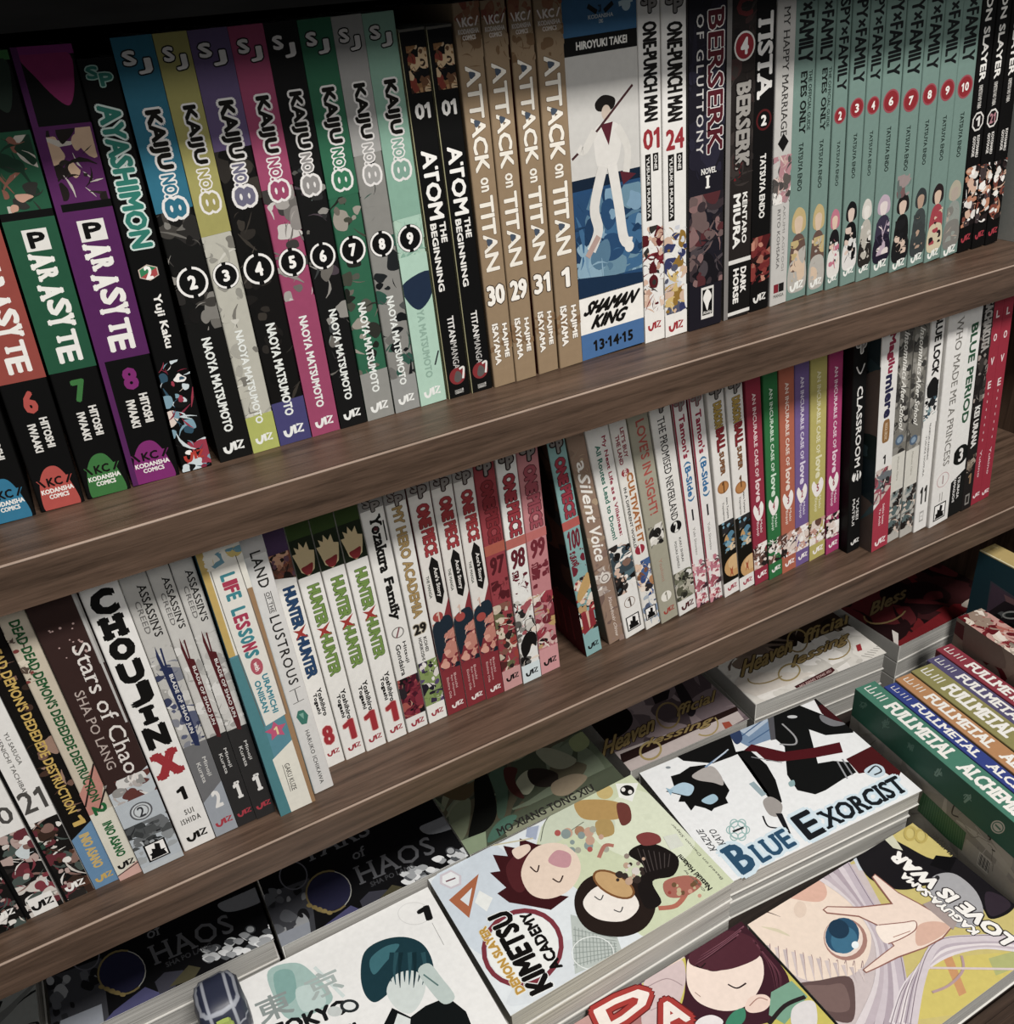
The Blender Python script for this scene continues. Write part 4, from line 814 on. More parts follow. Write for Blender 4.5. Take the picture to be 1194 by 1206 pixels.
for key, num, sd, tc in (('i1', '1', 1, 'e8cfcf'), ('i4', '4', 2, 'cfe4d0'), ('i3', '3', 3, 'ead8cc'), ('i2', '2', 4, 'dcd4e6'), ('i5', '5', 5, 'e4dfb8'), ('i6', '6', 6, 'ead0dc')):
    s = S(key); s.ref = RI; s.vt('AN INCURABLE CASE OF', 463, 562, .38, .62, tc, b=.05); s.vt('love', 565, 591, .34, .74, tc, b=.12)
    s.blob([(.12, 600), (.24, 593), (.46, 599), (.7, 592), (.86, 599), (.74, 609), (.4, 613)], 'ece6e2'); s.ht(num, .42, .58, 598, 607, 'b05a64' , b=.06)
    s.vt('Maki', 613, 628, .56, .72, tc, b=.03); s.vt('Enjoji', 614, 630, .28, .48, tc, b=.03)
    s.art(640, 671, ['efe8e2', 'e0cfc4', '2a2422', 'd0a090', 'f2eeea', '6a4a40', 'e8dcd4'], 290 + sd, 30); s.band(668, -.01, BOOKS[key].col['S']); viz(s, 676, 'eee8e6', .26, .86)
s = S('cl'); s.vt('ASSASSINATION', 300, 430, .3, .74, 'd9d7d3') if 0 else None; sj(s, 402 - 8, 416, '8a8480', 'c9c7c3', 'P'); s.line([(.2, 430), (.5, 440), (.8, 430)], .08, 'd4d2ce'); s.vt('CLASSROOM', 455, 550, .32, .74, 'dedcd8', b=.05); s.disc((.52, s.v(561)), .36, 'dedcd8'); s.ht('21', .32, .74, 554, 568, '141414', b=.06); s.vt('YUSEI', 588, 613, .58, .78, 'd4d2ce', b=.05); s.vt('MATSUI', 587, 618, .28, .48, 'd4d2ce', b=.05); viz(s, 638, 'dedcd8', .3, .88)
s = S('ma'); s.vt('Magilu', 392, 440, .3, .78, '9a2a48', b=.14); s.vt('miere', 441, 492, .3, .78, '2a2a4a', b=.14); s.blob([(.32, 497), (.5, 494), (.68, 497), (.7, 518), (.5, 521), (.3, 518)], '9a7040'); s.vt('MAGICAL GIRLS INC', 498, 518, .42, .58, 'd8c0a0'); s.ht('1', .42, .58, 536, 547, '171615', b=.1)
s.art(551, 590, ['8a4a54', 'e0d4cc', '2c2a2c', 'c9b8b0', 'b05a68', '6a7074'], 301, 30); s.poly([(0, 596), (.35, 590), (1, 576), (1, -.01), (0, -.01)], 'b8384c'); s.vt('Sekka Iwata', 594, 618, .56, .68, 'ecd8d8'); s.vt('Yu Aoki', 598, 618, .36, .48, 'ecd8d8'); viz(s, 637, 'ecdcdc', .24, .82)
L = BOOKS['ma'].L; L.art(1.0, .0, ['34484e', '2b3a40', '3f565c', '22302f', '6a5a54', '24343c', '4f6a70'], 302, 60)
for key, sd in (('as1', 1), ('as2', 2)):
    s = S(key); s.ref = S('as1'); s.art(1.0, 536, ['6a6862', '4a4844', '8a8780', 'a09c94', '2f2d2b', '77746c', '5a5854'], 305 + sd, 44, bg='77746c'); s.art(395, 480, ['3a3836', '9a968e', '4c4a46'], 309, 20)
    s.vt('Insomniacs', 392, 448, .36, .74, 'dedcd4', b=.04, shear=.1); s.vt('After School', 450, 506, .36, .72, 'dedcd4', b=.04, shear=.1); s.disc((.5, s.v(518)), .3, '55687e'); s.disc((.5, s.v(518)), .18, '8aa0b4'); s.band(534, 580, 'cfccc2'); s.vt('Makoto Ojiro', 538, 566, .42, .58, '8a867c'); s.art(578, 632, ['2a2422', 'e0cfc0', '4a3f3a', '8a908e', 'd8c4b4', '5a6a6a', '1f1b1a'], 311, 34)
s = S('bl'); s.vt('BLUE LOCK', 352, 442, .3, .82, '1b1a1a', b=.1); s.art(449, 494, ['1a1a1c', '242628', '4a6470', '161616', '2f3a40', '8aa4a8'], 315, 24, .0, .9); s.blob([(.1, 452), (.5, 444), (.85, 452), (.8, 465), (.4, 468), (.12, 464)], '161616'); s.poly([(0, 493), (1, 487), (1, 500), (0, 500)], 'e2e0dc'); s.vt('MUNEYUKI KANESHIRO', 499, 542, .5, .62, '55534f', b=.03); s.vt('YUSUKE NOMURA', 512, 560, .28, .4, '55534f', b=.03)
s.ht('11', .24, .78, 573, 593, '2a2928', b=.06); s.poly([(.34, 602), (.66, 602), (.66, 614), (.34, 614)], 'a8a6a2'); s.poly([(.38, 604), (.62, 604), (.62, 612), (.38, 612)], 'e0deda'); s.line([(.44, 608), (.56, 608)], .03, '55534f', False)
s = S('pr'); s.vt('WHO MADE ME A PRINCESS', 374, 549, .42, .74, '77746e', serif=.03); s.ring((.5, s.v(565)), .3, .03, 'c9a4a4'); s.line([(.5, 560), (.5, 570)], .05, '9a7a7a', False); s.line([(.42, 580), (.42, 590)], .03, '8a8680', False); s.line([(.54, 580), (.54, 590)], .03, '8a8680', False); ship(s, 602, .18, .8)
s = S('bp'); s.vt('BLUE PERIOD', 381, 499, .36, .8, '2f5a40', b=.1); s.blob([(.02, 530), (.4, 516), (.98, 510), (.98, 560), (.4, 566), (.02, 560)], '121412') if 0 else s.disc((.56, s.v(536)), .52, '141614'); s.ht('3', .42, .72, 528, 544, 'dfdcd8', b=.08); s.ring((.6, s.v(550)), .5, .05, 'd4d2ce', a0=-100, a1=-10); s.poly([(0, 566), (1, 556), (1, -.01), (0, -.01)], '171817')
s.vt('TSUBASA', 562, 588, .56, .72, 'dcdad6', b=.06); s.vt('YAMAGUCHI', 560, 590, .28, .44, 'dcdad6', b=.06)
s = S('ga'); s.art(1.0, 480, ['1f1c1b', '3a3532', '6a625c', '8f8780', '2a2624', 'a89a92'], 321, 34); s.vt('GACHIAKUTA', 330, 414, .16, .86, 'a09c97', b=.08, serif=.06, ol=('1f1c1b', .06)); s.vt('KEI URANA', 478, 527, .24, .74, 'e0deda', b=.08); s.art(536, 556, ['8a7a6a', '5a4a40', 'a89a8a'], 322, 10, .1, .9); s.ht('1', .36, .66, 558, 570, '9a7a5a', b=.1); s.poly([(.3, 582), (.7, 582), (.7, 594), (.3, 594)], '8a8680'); s.poly([(.38, 584), (.62, 584), (.62, 592), (.38, 592)], '2a2624')
for key, o in (('ra', 0), ('rb', -4)):
    s = S(key)
    for i, ch in enumerate('LOVE'): s.ht(ch, .36, .68, 365 + o + i * 28, 374 + o + i * 28, 'e6d4d4', b=.04)
    s.vt('TRAGEDY', 462 + o, 500 + o, .42, .58, 'dcb8bc', sp=1.5) if 0 else s.vt('• • • • • • •', 462 + o, 520 + o, .46, .54, 'dcb8bc'); s.vt('Yukino', 530 + o, 562 + o, .4, .6, 'e0c4c8', b=.05); viz(s, 583 + o, 'e8d8d8', .26, .86)
# ------------------------------------------------------------------ books lying on the display tier
KT = 'books laid out on the display tier'
def flat(key, nl, ang, side, W, Dp, thick, ztop, top, label, name='paperback_book', spine='c8c6c0', n_under=0, under_label=None, zb=-.4524, ucol='c9c6bf', shift=0, inset=.0012):
    """nl = near left corner of the cover, W along the shelf, Dp away from the viewer; below it n_under more books down to the tier"""
    def one(k, z, th, top, lab, dy):
        c = (nl[0] - math.sin(ang) * Dp, nl[1] + dy + math.cos(ang) * Dp, z)
        h, D = (W, Dp) if side in 'FN' else (Dp, W)
        b = lie(name, k, c, ang, side, th, h, D, top, spine); b.inset = inset; tag(b.root, lab, 'book', KT); return b
    b = one(key, ztop, thick, top, label, 0); z = ztop - thick - .00015
    if n_under:
        t = (z - zb) / n_under
        for i in range(n_under): one(key + '_u%d' % i, z - i * t, t - .00015, ucol, under_label[i], shift)
    return b
flat('st0', (-.3845, .0790), -.01, 'L', .150, .175, .0225, -.385, '3c3f40', 'dark grey paperback at the far left corner of the display, cut by the photo edge', 'novel_paperback', n_under=2, under_label=['second book of the far left corner pile', 'lowest book of the far left corner pile'])
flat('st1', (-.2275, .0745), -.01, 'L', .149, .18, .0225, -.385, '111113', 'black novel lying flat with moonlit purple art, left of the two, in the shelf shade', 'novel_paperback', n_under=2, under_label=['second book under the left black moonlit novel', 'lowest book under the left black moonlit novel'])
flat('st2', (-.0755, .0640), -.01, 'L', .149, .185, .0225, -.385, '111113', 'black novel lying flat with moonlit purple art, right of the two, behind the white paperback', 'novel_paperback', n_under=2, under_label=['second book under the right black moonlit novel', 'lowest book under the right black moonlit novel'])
flat('mo', (.0765, .0668), -.01, 'L', .147, .185, .021, -.391, '4d5443', 'dark green illustrated novel lying behind the pale green cover', 'novel_paperback', n_under=2, under_label=['second book under the dark green novel', 'lowest book under the dark green novel'])
flat('hv1', (.2385, .0785), -.05, 'L', .128, .165, .024, -.402, '6a5c60', 'mauve novel with gold script title lying behind the white cover with black figure', 'novel_paperback', n_under=1, under_label=['book under the mauve novel with gold script'])
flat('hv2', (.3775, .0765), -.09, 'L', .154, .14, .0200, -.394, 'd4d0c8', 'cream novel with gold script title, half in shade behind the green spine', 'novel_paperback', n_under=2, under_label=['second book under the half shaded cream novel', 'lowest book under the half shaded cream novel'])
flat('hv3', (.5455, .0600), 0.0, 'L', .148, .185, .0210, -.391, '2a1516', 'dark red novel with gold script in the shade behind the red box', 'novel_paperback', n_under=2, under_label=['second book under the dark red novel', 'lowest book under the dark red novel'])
flat('kim', (.0397, -.0641), .0094, 'F', .1905, .127, .0205, -.3885, 'dfe6ea', 'pale green and blue paperback lying flat with two big round heads', n_under=2, under_label=['second paperback under the pale green and blue cover', 'lowest paperback under the pale green and blue cover'])
flat('blu', (.2413 - .127 * math.sin(.0787), .0704 - .127 * math.cos(.0787)), -.0787, 'F', .1905, .127, .0165, -.3978, 'e9ebec', 'white paperback lying flat with large blue title and black clad figure', n_under=2, under_label=['second paperback under the white cover with blue title', 'lowest paperback under the white cover with blue title'], shift=.006)
flat('tok', (-.1140, -.1300), .0, 'L', .1505, .190, .0185, -.3935, 'e8e8e6', 'white paperback lying flat with pale teal wash and black number 1', n_under=2, under_label=['second paperback under the white teal wash cover', 'lowest paperback under the white teal wash cover'])
flat('kag', (.2368, -.1985), 0, 'F', .178, .1255, .022, -.4303, 'd8c878', 'yellow and lilac paperback lying flat, title upside down beside the green book')
flat('dan', (.0450, -.1955), 0, 'F', .1897, .127, .022, -.4303, 'd8cc5c', 'bright yellow paperback lying flat with maroon hair and red block letters')
R_ = lambda k: BOOKS[k].R
# --- black novels with a moon
def moon(key, mode, st):
    s = R_(key); s.mode = mode; rn = random.Random(len(key) + ord(key[-1]))
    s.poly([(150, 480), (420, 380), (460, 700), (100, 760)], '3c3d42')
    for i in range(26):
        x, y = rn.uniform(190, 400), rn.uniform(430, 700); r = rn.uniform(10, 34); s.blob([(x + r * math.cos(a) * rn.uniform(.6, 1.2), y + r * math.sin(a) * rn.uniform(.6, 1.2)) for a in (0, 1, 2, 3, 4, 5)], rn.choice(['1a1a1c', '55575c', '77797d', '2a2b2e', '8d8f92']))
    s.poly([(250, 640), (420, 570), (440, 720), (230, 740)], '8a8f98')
    s.disc((505, 440), 96, '26263e', 84, rot=-.3); s.ring((505, 440), 100, 8, '7a6c44', 90, rot=-.3, a0=60, a1=300); s.ring((505, 440), 98, 4, '9a9a94', 88, rot=-.3, a0=-60, a1=60)
    for i in range(5): s.disc((420 + i * 22, 500 + i * 8), 13, '8a7848', 9)
    s.poly([(470, 600), (600, 500), (650, 520), (690, 520), (560, 640), (430, 690), (400, 680)], '4c4c72'); s.poly([(640, 480), (680, 440), (760, 430), (720, 510), (660, 530)], '3a3a44')
    s.poly([(700, 500), (780, 410), (830, 420), (800, 470)], '4a4632')
    s.blob([(900, 160), (960, 130), (1050, 90), (1110, 60), (1100, 130), (1030, 170), (940, 190)], '77797e')
    for i in range(40):
        x = rn.uniform(0, 1); cx, cy = 830 + 300 * x, 390 - 110 * x + rn.uniform(-40, 30); s.blob([(cx - 22, cy), (cx, cy - 13), (cx + 24, cy - 4), (cx + 6, cy + 14)], rn.choice(['c4c7c9', '9a9da0', 'dadcdd', '55585c']))
    s.disc((1035, 262), 22, '3c3e42', 18); s.disc((1035, 262), 16, '9fa2a5', 13)
    s.text('of', (612, 305), (668, 280), (600, 262), '66676b', serif=.03)
    s.text('HAOS', (640, 412), (975, 268), (607, 335), '5c5d61', serif=.04, sp=1.1); s.text('SHA PO LANG', (690, 420), (880, 335), (682, 400), '3f4043')
    if st: s.text('TARS', (400, 320), (690, 190), (375, 250), '66676b', serif=.04, sp=1.1); s.ring((350, 370), 60, 6, '5a5a62', 60)
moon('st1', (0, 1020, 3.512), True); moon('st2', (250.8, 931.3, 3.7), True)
s = R_('st0'); s.mode = None; s.art(1, 0, ['4a4d4c', '2c2f2f', '6a6c6a', '1c1d1d', '5a5f5a', '8a8d8a'], 401, 60)
# --- dark green novel
s = R_('mo'); s.mode = None; s.art(1, .1, ['5a6450', '454c3c', '6a7460', '3a4034', '55503f', '7c8068'], 405, 50)
s.mode = (500, 840, 4.592)
s.blob([(130, 560), (200, 470), (250, 480), (230, 640), (180, 690)], '6f775f'); s.blob([(100, 440), (240, 380), (300, 360), (220, 470)], '5a4c34')
s.blob([(270, 360), (330, 320), (375, 430), (390, 540), (350, 620), (250, 680), (240, 640), (270, 500)], '131412'); s.blob([(350, 330), (430, 290), (450, 450), (430, 560), (395, 560), (385, 440)], '465c4c')
s.blob([(340, 700), (370, 620), (440, 560), (500, 560), (420, 660)], '4a7060'); s.poly([(200, 690), (330, 640), (340, 760), (190, 790)], '8a9a7c')
s.blob([(500, 360), (560, 310), (600, 370), (560, 440), (500, 420)], '9a9c84'); s.blob([(430, 300), (500, 300), (490, 370), (540, 460), (480, 440), (440, 380)], '4a2824')
s.blob([(600, 210), (680, 190), (820, 250), (760, 300), (680, 290)], '8a8c76'); s.blob([(560, 310), (640, 300), (720, 330), (700, 390), (620, 400), (570, 370)], '2a2420'); s.blob([(690, 380), (800, 330), (880, 350), (780, 440), (700, 440)], '8a7c66'); s.blob([(780, 150), (860, 100), (890, 170), (820, 210)], '8a9468')
s.poly([(430, 640), (880, 400), (960, 440), (480, 720)], '8f937a')
s.text('MO XIANG TONG XIU', (402, 668), (925, 418), (382, 628), '2c2a28', serif=.03, b=.03)
# --- gold script novels
def script(s, pts, gold):
    for bl, br, tl, t in pts: s.text(t, bl, br, tl, gold, b=.03, shear=.15, ol=('2a1a14', .05))
s = R_('hv1'); s.mode = None; s.art(1, 0, ['77686c', '5c5054', '8a7a7c', '6a5c60', '4c4044'], 411, 40)
s.mode = (680, 760, 4.592); s.blob([(70, 440), (240, 340), (300, 400), (250, 480), (130, 520)], '120f0e'); s.blob([(520, 210), (560, 200), (640, 340), (600, 380)], '241f22'); s.poly([(400, 270), (500, 240), (490, 290), (420, 320)], '201a1c')
s.poly([(90, 620), (860, 350), (900, 400), (380, 700), (100, 720)], 'b9aca8'); s.poly([(230, 590), (860, 330), (870, 355), (240, 640)], '2a1a18')
s.blob([(90, 590), (160, 570), (200, 640), (120, 700)], 'cfc6c2'); s.poly([(0, 560), (90, 500), (110, 720), (0, 760)], '5a5248')
script(s, [((152, 605), (430, 455), (132, 520), 'Heaven'), ((545, 385), (750, 300), (530, 330), 'fficial'), ((390, 560), (740, 430), (372, 510), 'lessing')], '9a8350')
s.ring((490, 380), 62, 10, '8a744a', 68); s.ring((395, 570), 58, 12, 'a8935c', 46, rot=-.4); s.ring((690, 430), 70, 8, 'a8935c', 60, a0=-40, a1=120)
s.poly([(780, 420), (820, 412), (838, 436), (800, 455)], 'a84c38')
for kk, mode in (('hv2', (840, 670, 4.592)),):
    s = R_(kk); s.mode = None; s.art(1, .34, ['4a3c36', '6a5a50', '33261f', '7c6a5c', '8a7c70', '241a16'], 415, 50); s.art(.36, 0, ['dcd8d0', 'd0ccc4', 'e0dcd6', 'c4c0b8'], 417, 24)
    s.mode = mode; s.poly([(90, 640), (160, 560), (560, 560), (420, 620), (230, 690)], 'd0c8be')
    script(s, [((168, 580), (440, 440), (150, 500), 'Heaven'), ((500, 400), (740, 290), (480, 340), 'fficial'), ((440, 545), (740, 400), (420, 480), 'lessing')], '9a8350')
    s.ring((455, 390), 54, 9, '9a8350', 60); s.ring((410, 560), 60, 9, 'a8935c', 42, rot=-.4); s.ring((300, 560), 120, 7, 'a08a55', 50, a0=60, a1=190, rot=-.35); s.ring((640, 420), 100, 7, 'a08a55', 70, a0=-60, a1=100)
    s.poly([(438, 636), (640, 532), (658, 548), (640, 566), (462, 656)], '4a2022'); s.text('MO XIANG TONG XIU', (470, 645), (640, 556), (464, 632), 'c9a8a4'); s.poly([(770, 415), (795, 405), (805, 440), (780, 448)], 'a82c34')
    for i in range(8): s.line([(800 + i * 16, 470 - i * 10), (860 + i * 10, 480 - i * 12)], 5, '9a9790')
    s.poly([(218, 752), (300, 745), (330, 790), (235, 800)], '2a2c30')
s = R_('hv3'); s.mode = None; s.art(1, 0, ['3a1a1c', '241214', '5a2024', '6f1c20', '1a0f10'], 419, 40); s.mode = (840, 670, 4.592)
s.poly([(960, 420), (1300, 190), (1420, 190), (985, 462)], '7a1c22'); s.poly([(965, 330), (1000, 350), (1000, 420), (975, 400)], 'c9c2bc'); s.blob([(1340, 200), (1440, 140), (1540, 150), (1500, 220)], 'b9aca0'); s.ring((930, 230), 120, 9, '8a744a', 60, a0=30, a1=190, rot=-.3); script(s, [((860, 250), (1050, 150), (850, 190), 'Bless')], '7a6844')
# --- pale green and blue cover: two plain round heads, no faces
s = R_('kim'); s.mode = (480, 880, 2.843)
s.blob([(430, 330), (700, 60), (1120, 400), (1100, 520), (840, 640), (700, 560)], 'd2dbb8'); s.blob([(620, 300), (760, 140), (960, 300), (860, 400)], 'dfe6cc'); s.blob([(80, 450), (300, 330), (420, 560), (300, 700), (180, 640)], 'cfdae4'); s.blob([(330, 860), (440, 700), (560, 640), (700, 650), (500, 820)], 'd8dfe4')
s.poly([(545, 560), (690, 600), (720, 690), (560, 760)], 'b9c2bd'); rn = random.Random(5)
for i in range(12): s.line([(560 + i * 12, 600 + i * 5), (566 + i * 12, 740 - i * 4)], 2, '8a948f'); 
for i in range(7): s.line([(555, 610 + i * 20), (700, 640 + i * 9)], 2, '8a948f')
s.ring((620, 690), 70, 3, 'e6ebe8', 55)
s.blob([(440, 310), (470, 235), (560, 185), (620, 210), (690, 240), (680, 290), (600, 290), (540, 300), (470, 330)], 'cdd6bf'); s.line([(445, 315), (470, 235), (560, 185)], 3, '5a5f50'); s.line([(520, 300), (560, 270), (590, 250)], 3, '6a6f60')
s.blob([(560, 185), (640, 175), (715, 190), (720, 235), (640, 245), (580, 235)], 'c6a05e'); s.blob([(700, 190), (740, 195), (748, 245), (715, 260)], '7a4038'); s.blob([(630, 250), (680, 245), (690, 290), (640, 300)], 'c0a060')
for i in range(16): s.disc((500 + rn.uniform(0, 170), 270 + rn.uniform(0, 80)), rn.uniform(8, 17), rn.choice(['b88a6a', 'd0a890', 'a8a898', 'c0605a', 'dcd6c8', '8a9a98']))
s.poly([(285, 360), (335, 365), (320, 330), (375, 340), (375, 305), (430, 325), (500, 330), (450, 420), (470, 490), (540, 500), (480, 545), (400, 530), (340, 520), (300, 490), (330, 470), (275, 420), (310, 415)], '451a1e'); s.blob([(330, 400), (380, 350), (420, 380), (390, 480), (350, 470)], '5c262a')
s.blob([(398, 370), (440, 330), (510, 322), (566, 360), (578, 420), (540, 480), (470, 508), (410, 490), (380, 430)], 'efd9c6'); s.blob([(350, 345), (400, 325), (410, 345), (370, 375)], 'efd9c6'); s.blob([(470, 380), (500, 345), (545, 360), (540, 400), (500, 400)], 'd09aa2')
s.blob([(560, 500), (600, 440), (680, 420), (770, 450), (830, 520), (800, 600), (720, 635), (620, 620), (570, 570)], '2a201c'); s.blob([(590, 510), (640, 465), (730, 470), (775, 530), (730, 580), (650, 580), (600, 550)], 'efe8e0'); s.disc((690, 460), 78, '8a5a30', 38, rot=.5); s.disc((690, 460), 70, 'd6ae76', 31, rot=.5)
s.blob([(740, 360), (770, 330), (830, 325), (905, 370), (890, 430), (820, 450), (850, 520), (800, 540), (770, 470), (790, 400)], '1e1918')
for i in range(7): s.line([(770 + i * 18, 340 + i * 3), (800 + i * 12, 420 - i * 3)], 3, '4a4240')
s.blob([(765, 300), (800, 285), (840, 295), (845, 320), (790, 330)], '8f4442'); s.line([(640, 370), (660, 330), (690, 330)], 14, 'c07a6a'); s.line([(840, 540), (900, 530), (935, 480), (900, 470)], 16, 'c4745e'); s.blob([(860, 450), (940, 430), (985, 460), (930, 500), (870, 500)], 'b87060')
for i in range(18): s.disc((700 + rn.uniform(0, 90), 360 + rn.uniform(0, 90)), rn.uniform(5, 14), rn.choice(['d8d0c8', '9a8a80', '3a302c', 'c8a890']))
for i in range(14): s.disc((870 + rn.uniform(0, 110), 440 + rn.uniform(0, 60)), rn.uniform(4, 9), rn.choice(['a84a40', 'd8a08a', '7a5a3c', 'c9b890']))
s.line([(410, 400), (432, 418), (440, 395)], 5, '3a2420'); s.line([(485, 440), (508, 452), (520, 430)], 5, '3a2420'); s.line([(625, 500), (645, 512), (655, 495)], 4, '4a4a4c'); s.line([(690, 545), (712, 552), (720, 535)], 4, '4a4a4c'); s.ring((385, 672), 132, 16, '8a3642', 122, rot=-.5); s.disc((385, 672), 122, 'e9ebe8', 112, rot=-.5)
s.text('KIMETSU', (492, 800), (338, 540), (412, 838), '141211', b=.1, ol=('e9ebe8', .04)); s.text('ACADEMY', (522, 735), (408, 545), (484, 756), '141211', b=.1); s.text('DEMON SLAYER', (396, 815), (262, 598), (366, 832), 'd2a23e', b=.1, ol=('efe6cc', .06))
s.poly([(238, 424), (138, 512), (206, 572)], 'bf7048'); s.poly([(216, 470), (176, 510), (204, 532)], 'dbe2e6')
s.poly([(145, 410), (180, 430), (180, 460), (145, 475), (108, 458), (108, 428)], 'ccc4cc'); s.poly([(145, 417), (172, 432), (172, 456), (145, 468), (116, 454), (116, 432)], 'e4e8ea'); s.line([(128, 450), (160, 438)], 6, '7a4a58', False)
s.poly([(225, 520), (240, 480), (285, 505), (265, 550)], 'e8ebe8'); s.poly([(696, 122), (772, 120), (752, 182), (708, 168)], 'eceee8'); s.disc((735, 145), 24, '1c1a1a', 18); s.disc((722, 142), 7, 'e8e6e2'); s.disc((745, 150), 7, 'e8e6e2'); s.disc((660, 150), 28, 'd8c07a', 24)
s.poly([(400, 270), (440, 262), (430, 310), (395, 300)], 'a8b4cc'); s.poly([(855, 300), (900, 290), (925, 330), (880, 345)], 'd8dcd0'); s.poly([(780, 225), (815, 222), (820, 240), (795, 245)], 'dbe2c8')
s.text('Natsuki Hokami', (1022, 472), (915, 358), (1006, 482), '1c1a18', b=.06); s.text('Based on Demon Slayer', (1060, 440), (890, 255), (1048, 444), '6a6c60'); s.text('Created by', (1000, 480), (930, 410), (992, 484), '6a6c60'); s.line([(250, 335), (420, 305)], 6, 'cfc8a8'); s.line([(150, 250), (155, 260)], 2, 'cfc8a8')
# --- white cover with a dark crouching mass, blue serif title
s = R_('blu'); s.mode = (740, 780, 3.3167)
s.poly([(400, 275), (545, 195), (560, 300), (470, 330), (430, 310)], '7d98b8'); s.poly([(430, 265), (540, 200), (545, 230), (470, 290)], 'b4c4d6'); s.line([(440, 290), (540, 215)], 5, '4a6a94'); s.line([(470, 315), (555, 260)], 5, '4f6f98')
s.poly([(185, 365), (215, 385), (330, 395), (400, 370), (470, 340), (540, 400), (575, 460), (600, 545), (575, 570), (540, 500), (470, 400), (420, 350), (395, 275), (300, 315)], '141414'); s.blob([(395, 275), (430, 260), (445, 300), (420, 320)], '33446a')
s.poly([(165, 445), (200, 435), (240, 408), (300, 400), (350, 430), (395, 500), (380, 530), (390, 550), (335, 570), (325, 582), (300, 570), (260, 560), (245, 580), (220, 545), (195, 545), (205, 520), (145, 505), (180, 490)], '131313')
s.blob([(250, 440), (320, 405), (360, 440), (370, 480), (330, 470), (270, 460)], 'b0aaa6'); s.blob([(160, 500), (210, 470), (255, 485), (240, 520), (200, 515)], 'b4d2e4'); s.blob([(285, 540), (330, 515), (350, 535), (320, 555)], 'a8cadc'); s.poly([(145, 490), (175, 500), (165, 520)], '9fc2d6')
s.poly([(540, 192), (572, 182), (580, 300), (556, 305)], '55555a'); s.poly([(565, 185), (600, 168), (660, 165), (760, 205), (880, 250), (878, 275), (770, 285), (705, 262), (740, 395), (800, 385), (860, 390), (890, 430), (840, 455), (770, 500), (730, 516), (660, 500), (620, 440), (610, 330), (575, 300)], '141515')
s.line([(600, 240), (650, 290), (650, 320), (590, 320)], 7, '9a9a9c'); s.disc((640, 213), 20, 'c4c6c8', 6)
s.poly([(450, 345), (480, 320), (545, 335), (610, 350), (720, 335), (825, 312), (838, 352), (730, 372), (600, 388), (540, 385), (500, 350)], '5a181f'); s.line([(480, 370), (600, 392)], 4, '8a8c90')
s.poly([(850, 378), (955, 325), (1000, 360), (1065, 425), (1050, 462), (985, 420), (930, 430), (900, 435)], '541a1d'); s.line([(815, 385), (855, 455)], 6, '9a9ca0'); s.line([(835, 378), (875, 440)], 6, '8a8c90')
s.poly([(708, 115), (725, 112), (765, 165), (830, 205), (870, 245), (800, 232), (755, 200)], '471a1e'); s.blob([(750, 205), (800, 225), (850, 240), (800, 250), (755, 230)], '77787c'); s.poly([(708, 113), (740, 118), (770, 160), (740, 170)], '191718')
s.blob([(920, 425), (960, 398), (995, 410), (1000, 440), (960, 450)], 'c9dce8'); s.line([(935, 432), (965, 405), (988, 425), (960, 440)], 6, '2a2c30')
s.blob([(525, 545), (555, 525), (600, 555), (590, 600), (550, 595)], 'a09a96'); s.poly([(575, 590), (600, 590), (636, 672), (622, 676)], '1c1c20'); s.line([(525, 600), (545, 640), (590, 650), (622, 672)], 6, '1c1c20'); s.line([(480, 470), (530, 520)], 22, '9ab0b8')
s.line([(300, 410), (380, 350)], 7, '7f9cc0'); s.line([(330, 390), (390, 340)], 5, 'c8d4e0')
g = ('b4d4ea', .05)
def titl(t, bl, br, tl, c): s.text(t, bl, br, tl, 'c4deee', b=.2, serif=.06, ol=('d4e6f0', .16)); s.text(t, bl, br, tl, c, b=.06, serif=.05)
titl('B', (440, 838), (512, 795), (352, 735), '2f5878'); titl('LUE', (520, 790), (662, 712), (462, 722), '2f5878'); titl('E', (706, 698), (778, 660), (628, 608), '1c1f24'); titl('XORCIST', (780, 655), (1098, 500), (728, 590), '1c2126')
s.ring((428, 655), 34, 6, '9cc0bd', 34); 
for a in range(6): s.ring((428 + 30 * math.cos(a * 1.047), 655 + 30 * math.sin(a * 1.047)), 15, 4, '9cc0bd', 15)
s.line([(408, 662), (450, 645)], 8, '22282a', False); s.text('KAZUE', (348, 735), (290, 652), (320, 738), '3a3c40', serif=.04); s.text('KATO', (382, 710), (338, 650), (354, 716), '3a3c40', serif=.04)
s.disc((155, 411), 10, '8a9298', 5); s.blob([(625, 470), (645, 460), (650, 480), (632, 486)], '8fb0b4')
# --- yellow and lilac cover: soft skin, hair and hand shapes, upside-down title
s = R_('kag'); s.mode = (850, 930, 3.471)
s.blob([(640, 190), (760, 110), (860, 120), (1000, 280), (880, 300), (740, 250)], 'dccb78'); s.poly([(800, 700), (1194, 660), (1260, 640), (1100, 900), (800, 940)], 'e0cf6a'); s.poly([(905, 690), (940, 680), (1000, 830), (970, 845)], 'dba06a'); s.poly([(1090, 690), (1194, 660), (1200, 730), (1120, 760)], 'b9bd78')
s.poly([(60, 500), (250, 400), (400, 330), (560, 300), (700, 560), (700, 780), (560, 960), (330, 960), (160, 640)], 'c9bcbc')
s.blob([(95, 510), (180, 450), (270, 400), (380, 350), (450, 360), (560, 470), (610, 600), (580, 720), (470, 780), (350, 780), (240, 720), (150, 620)], 'efdccb'); s.blob([(240, 425), (330, 370), (400, 365), (430, 420), (400, 458), (300, 448)], 'e6b8a4')
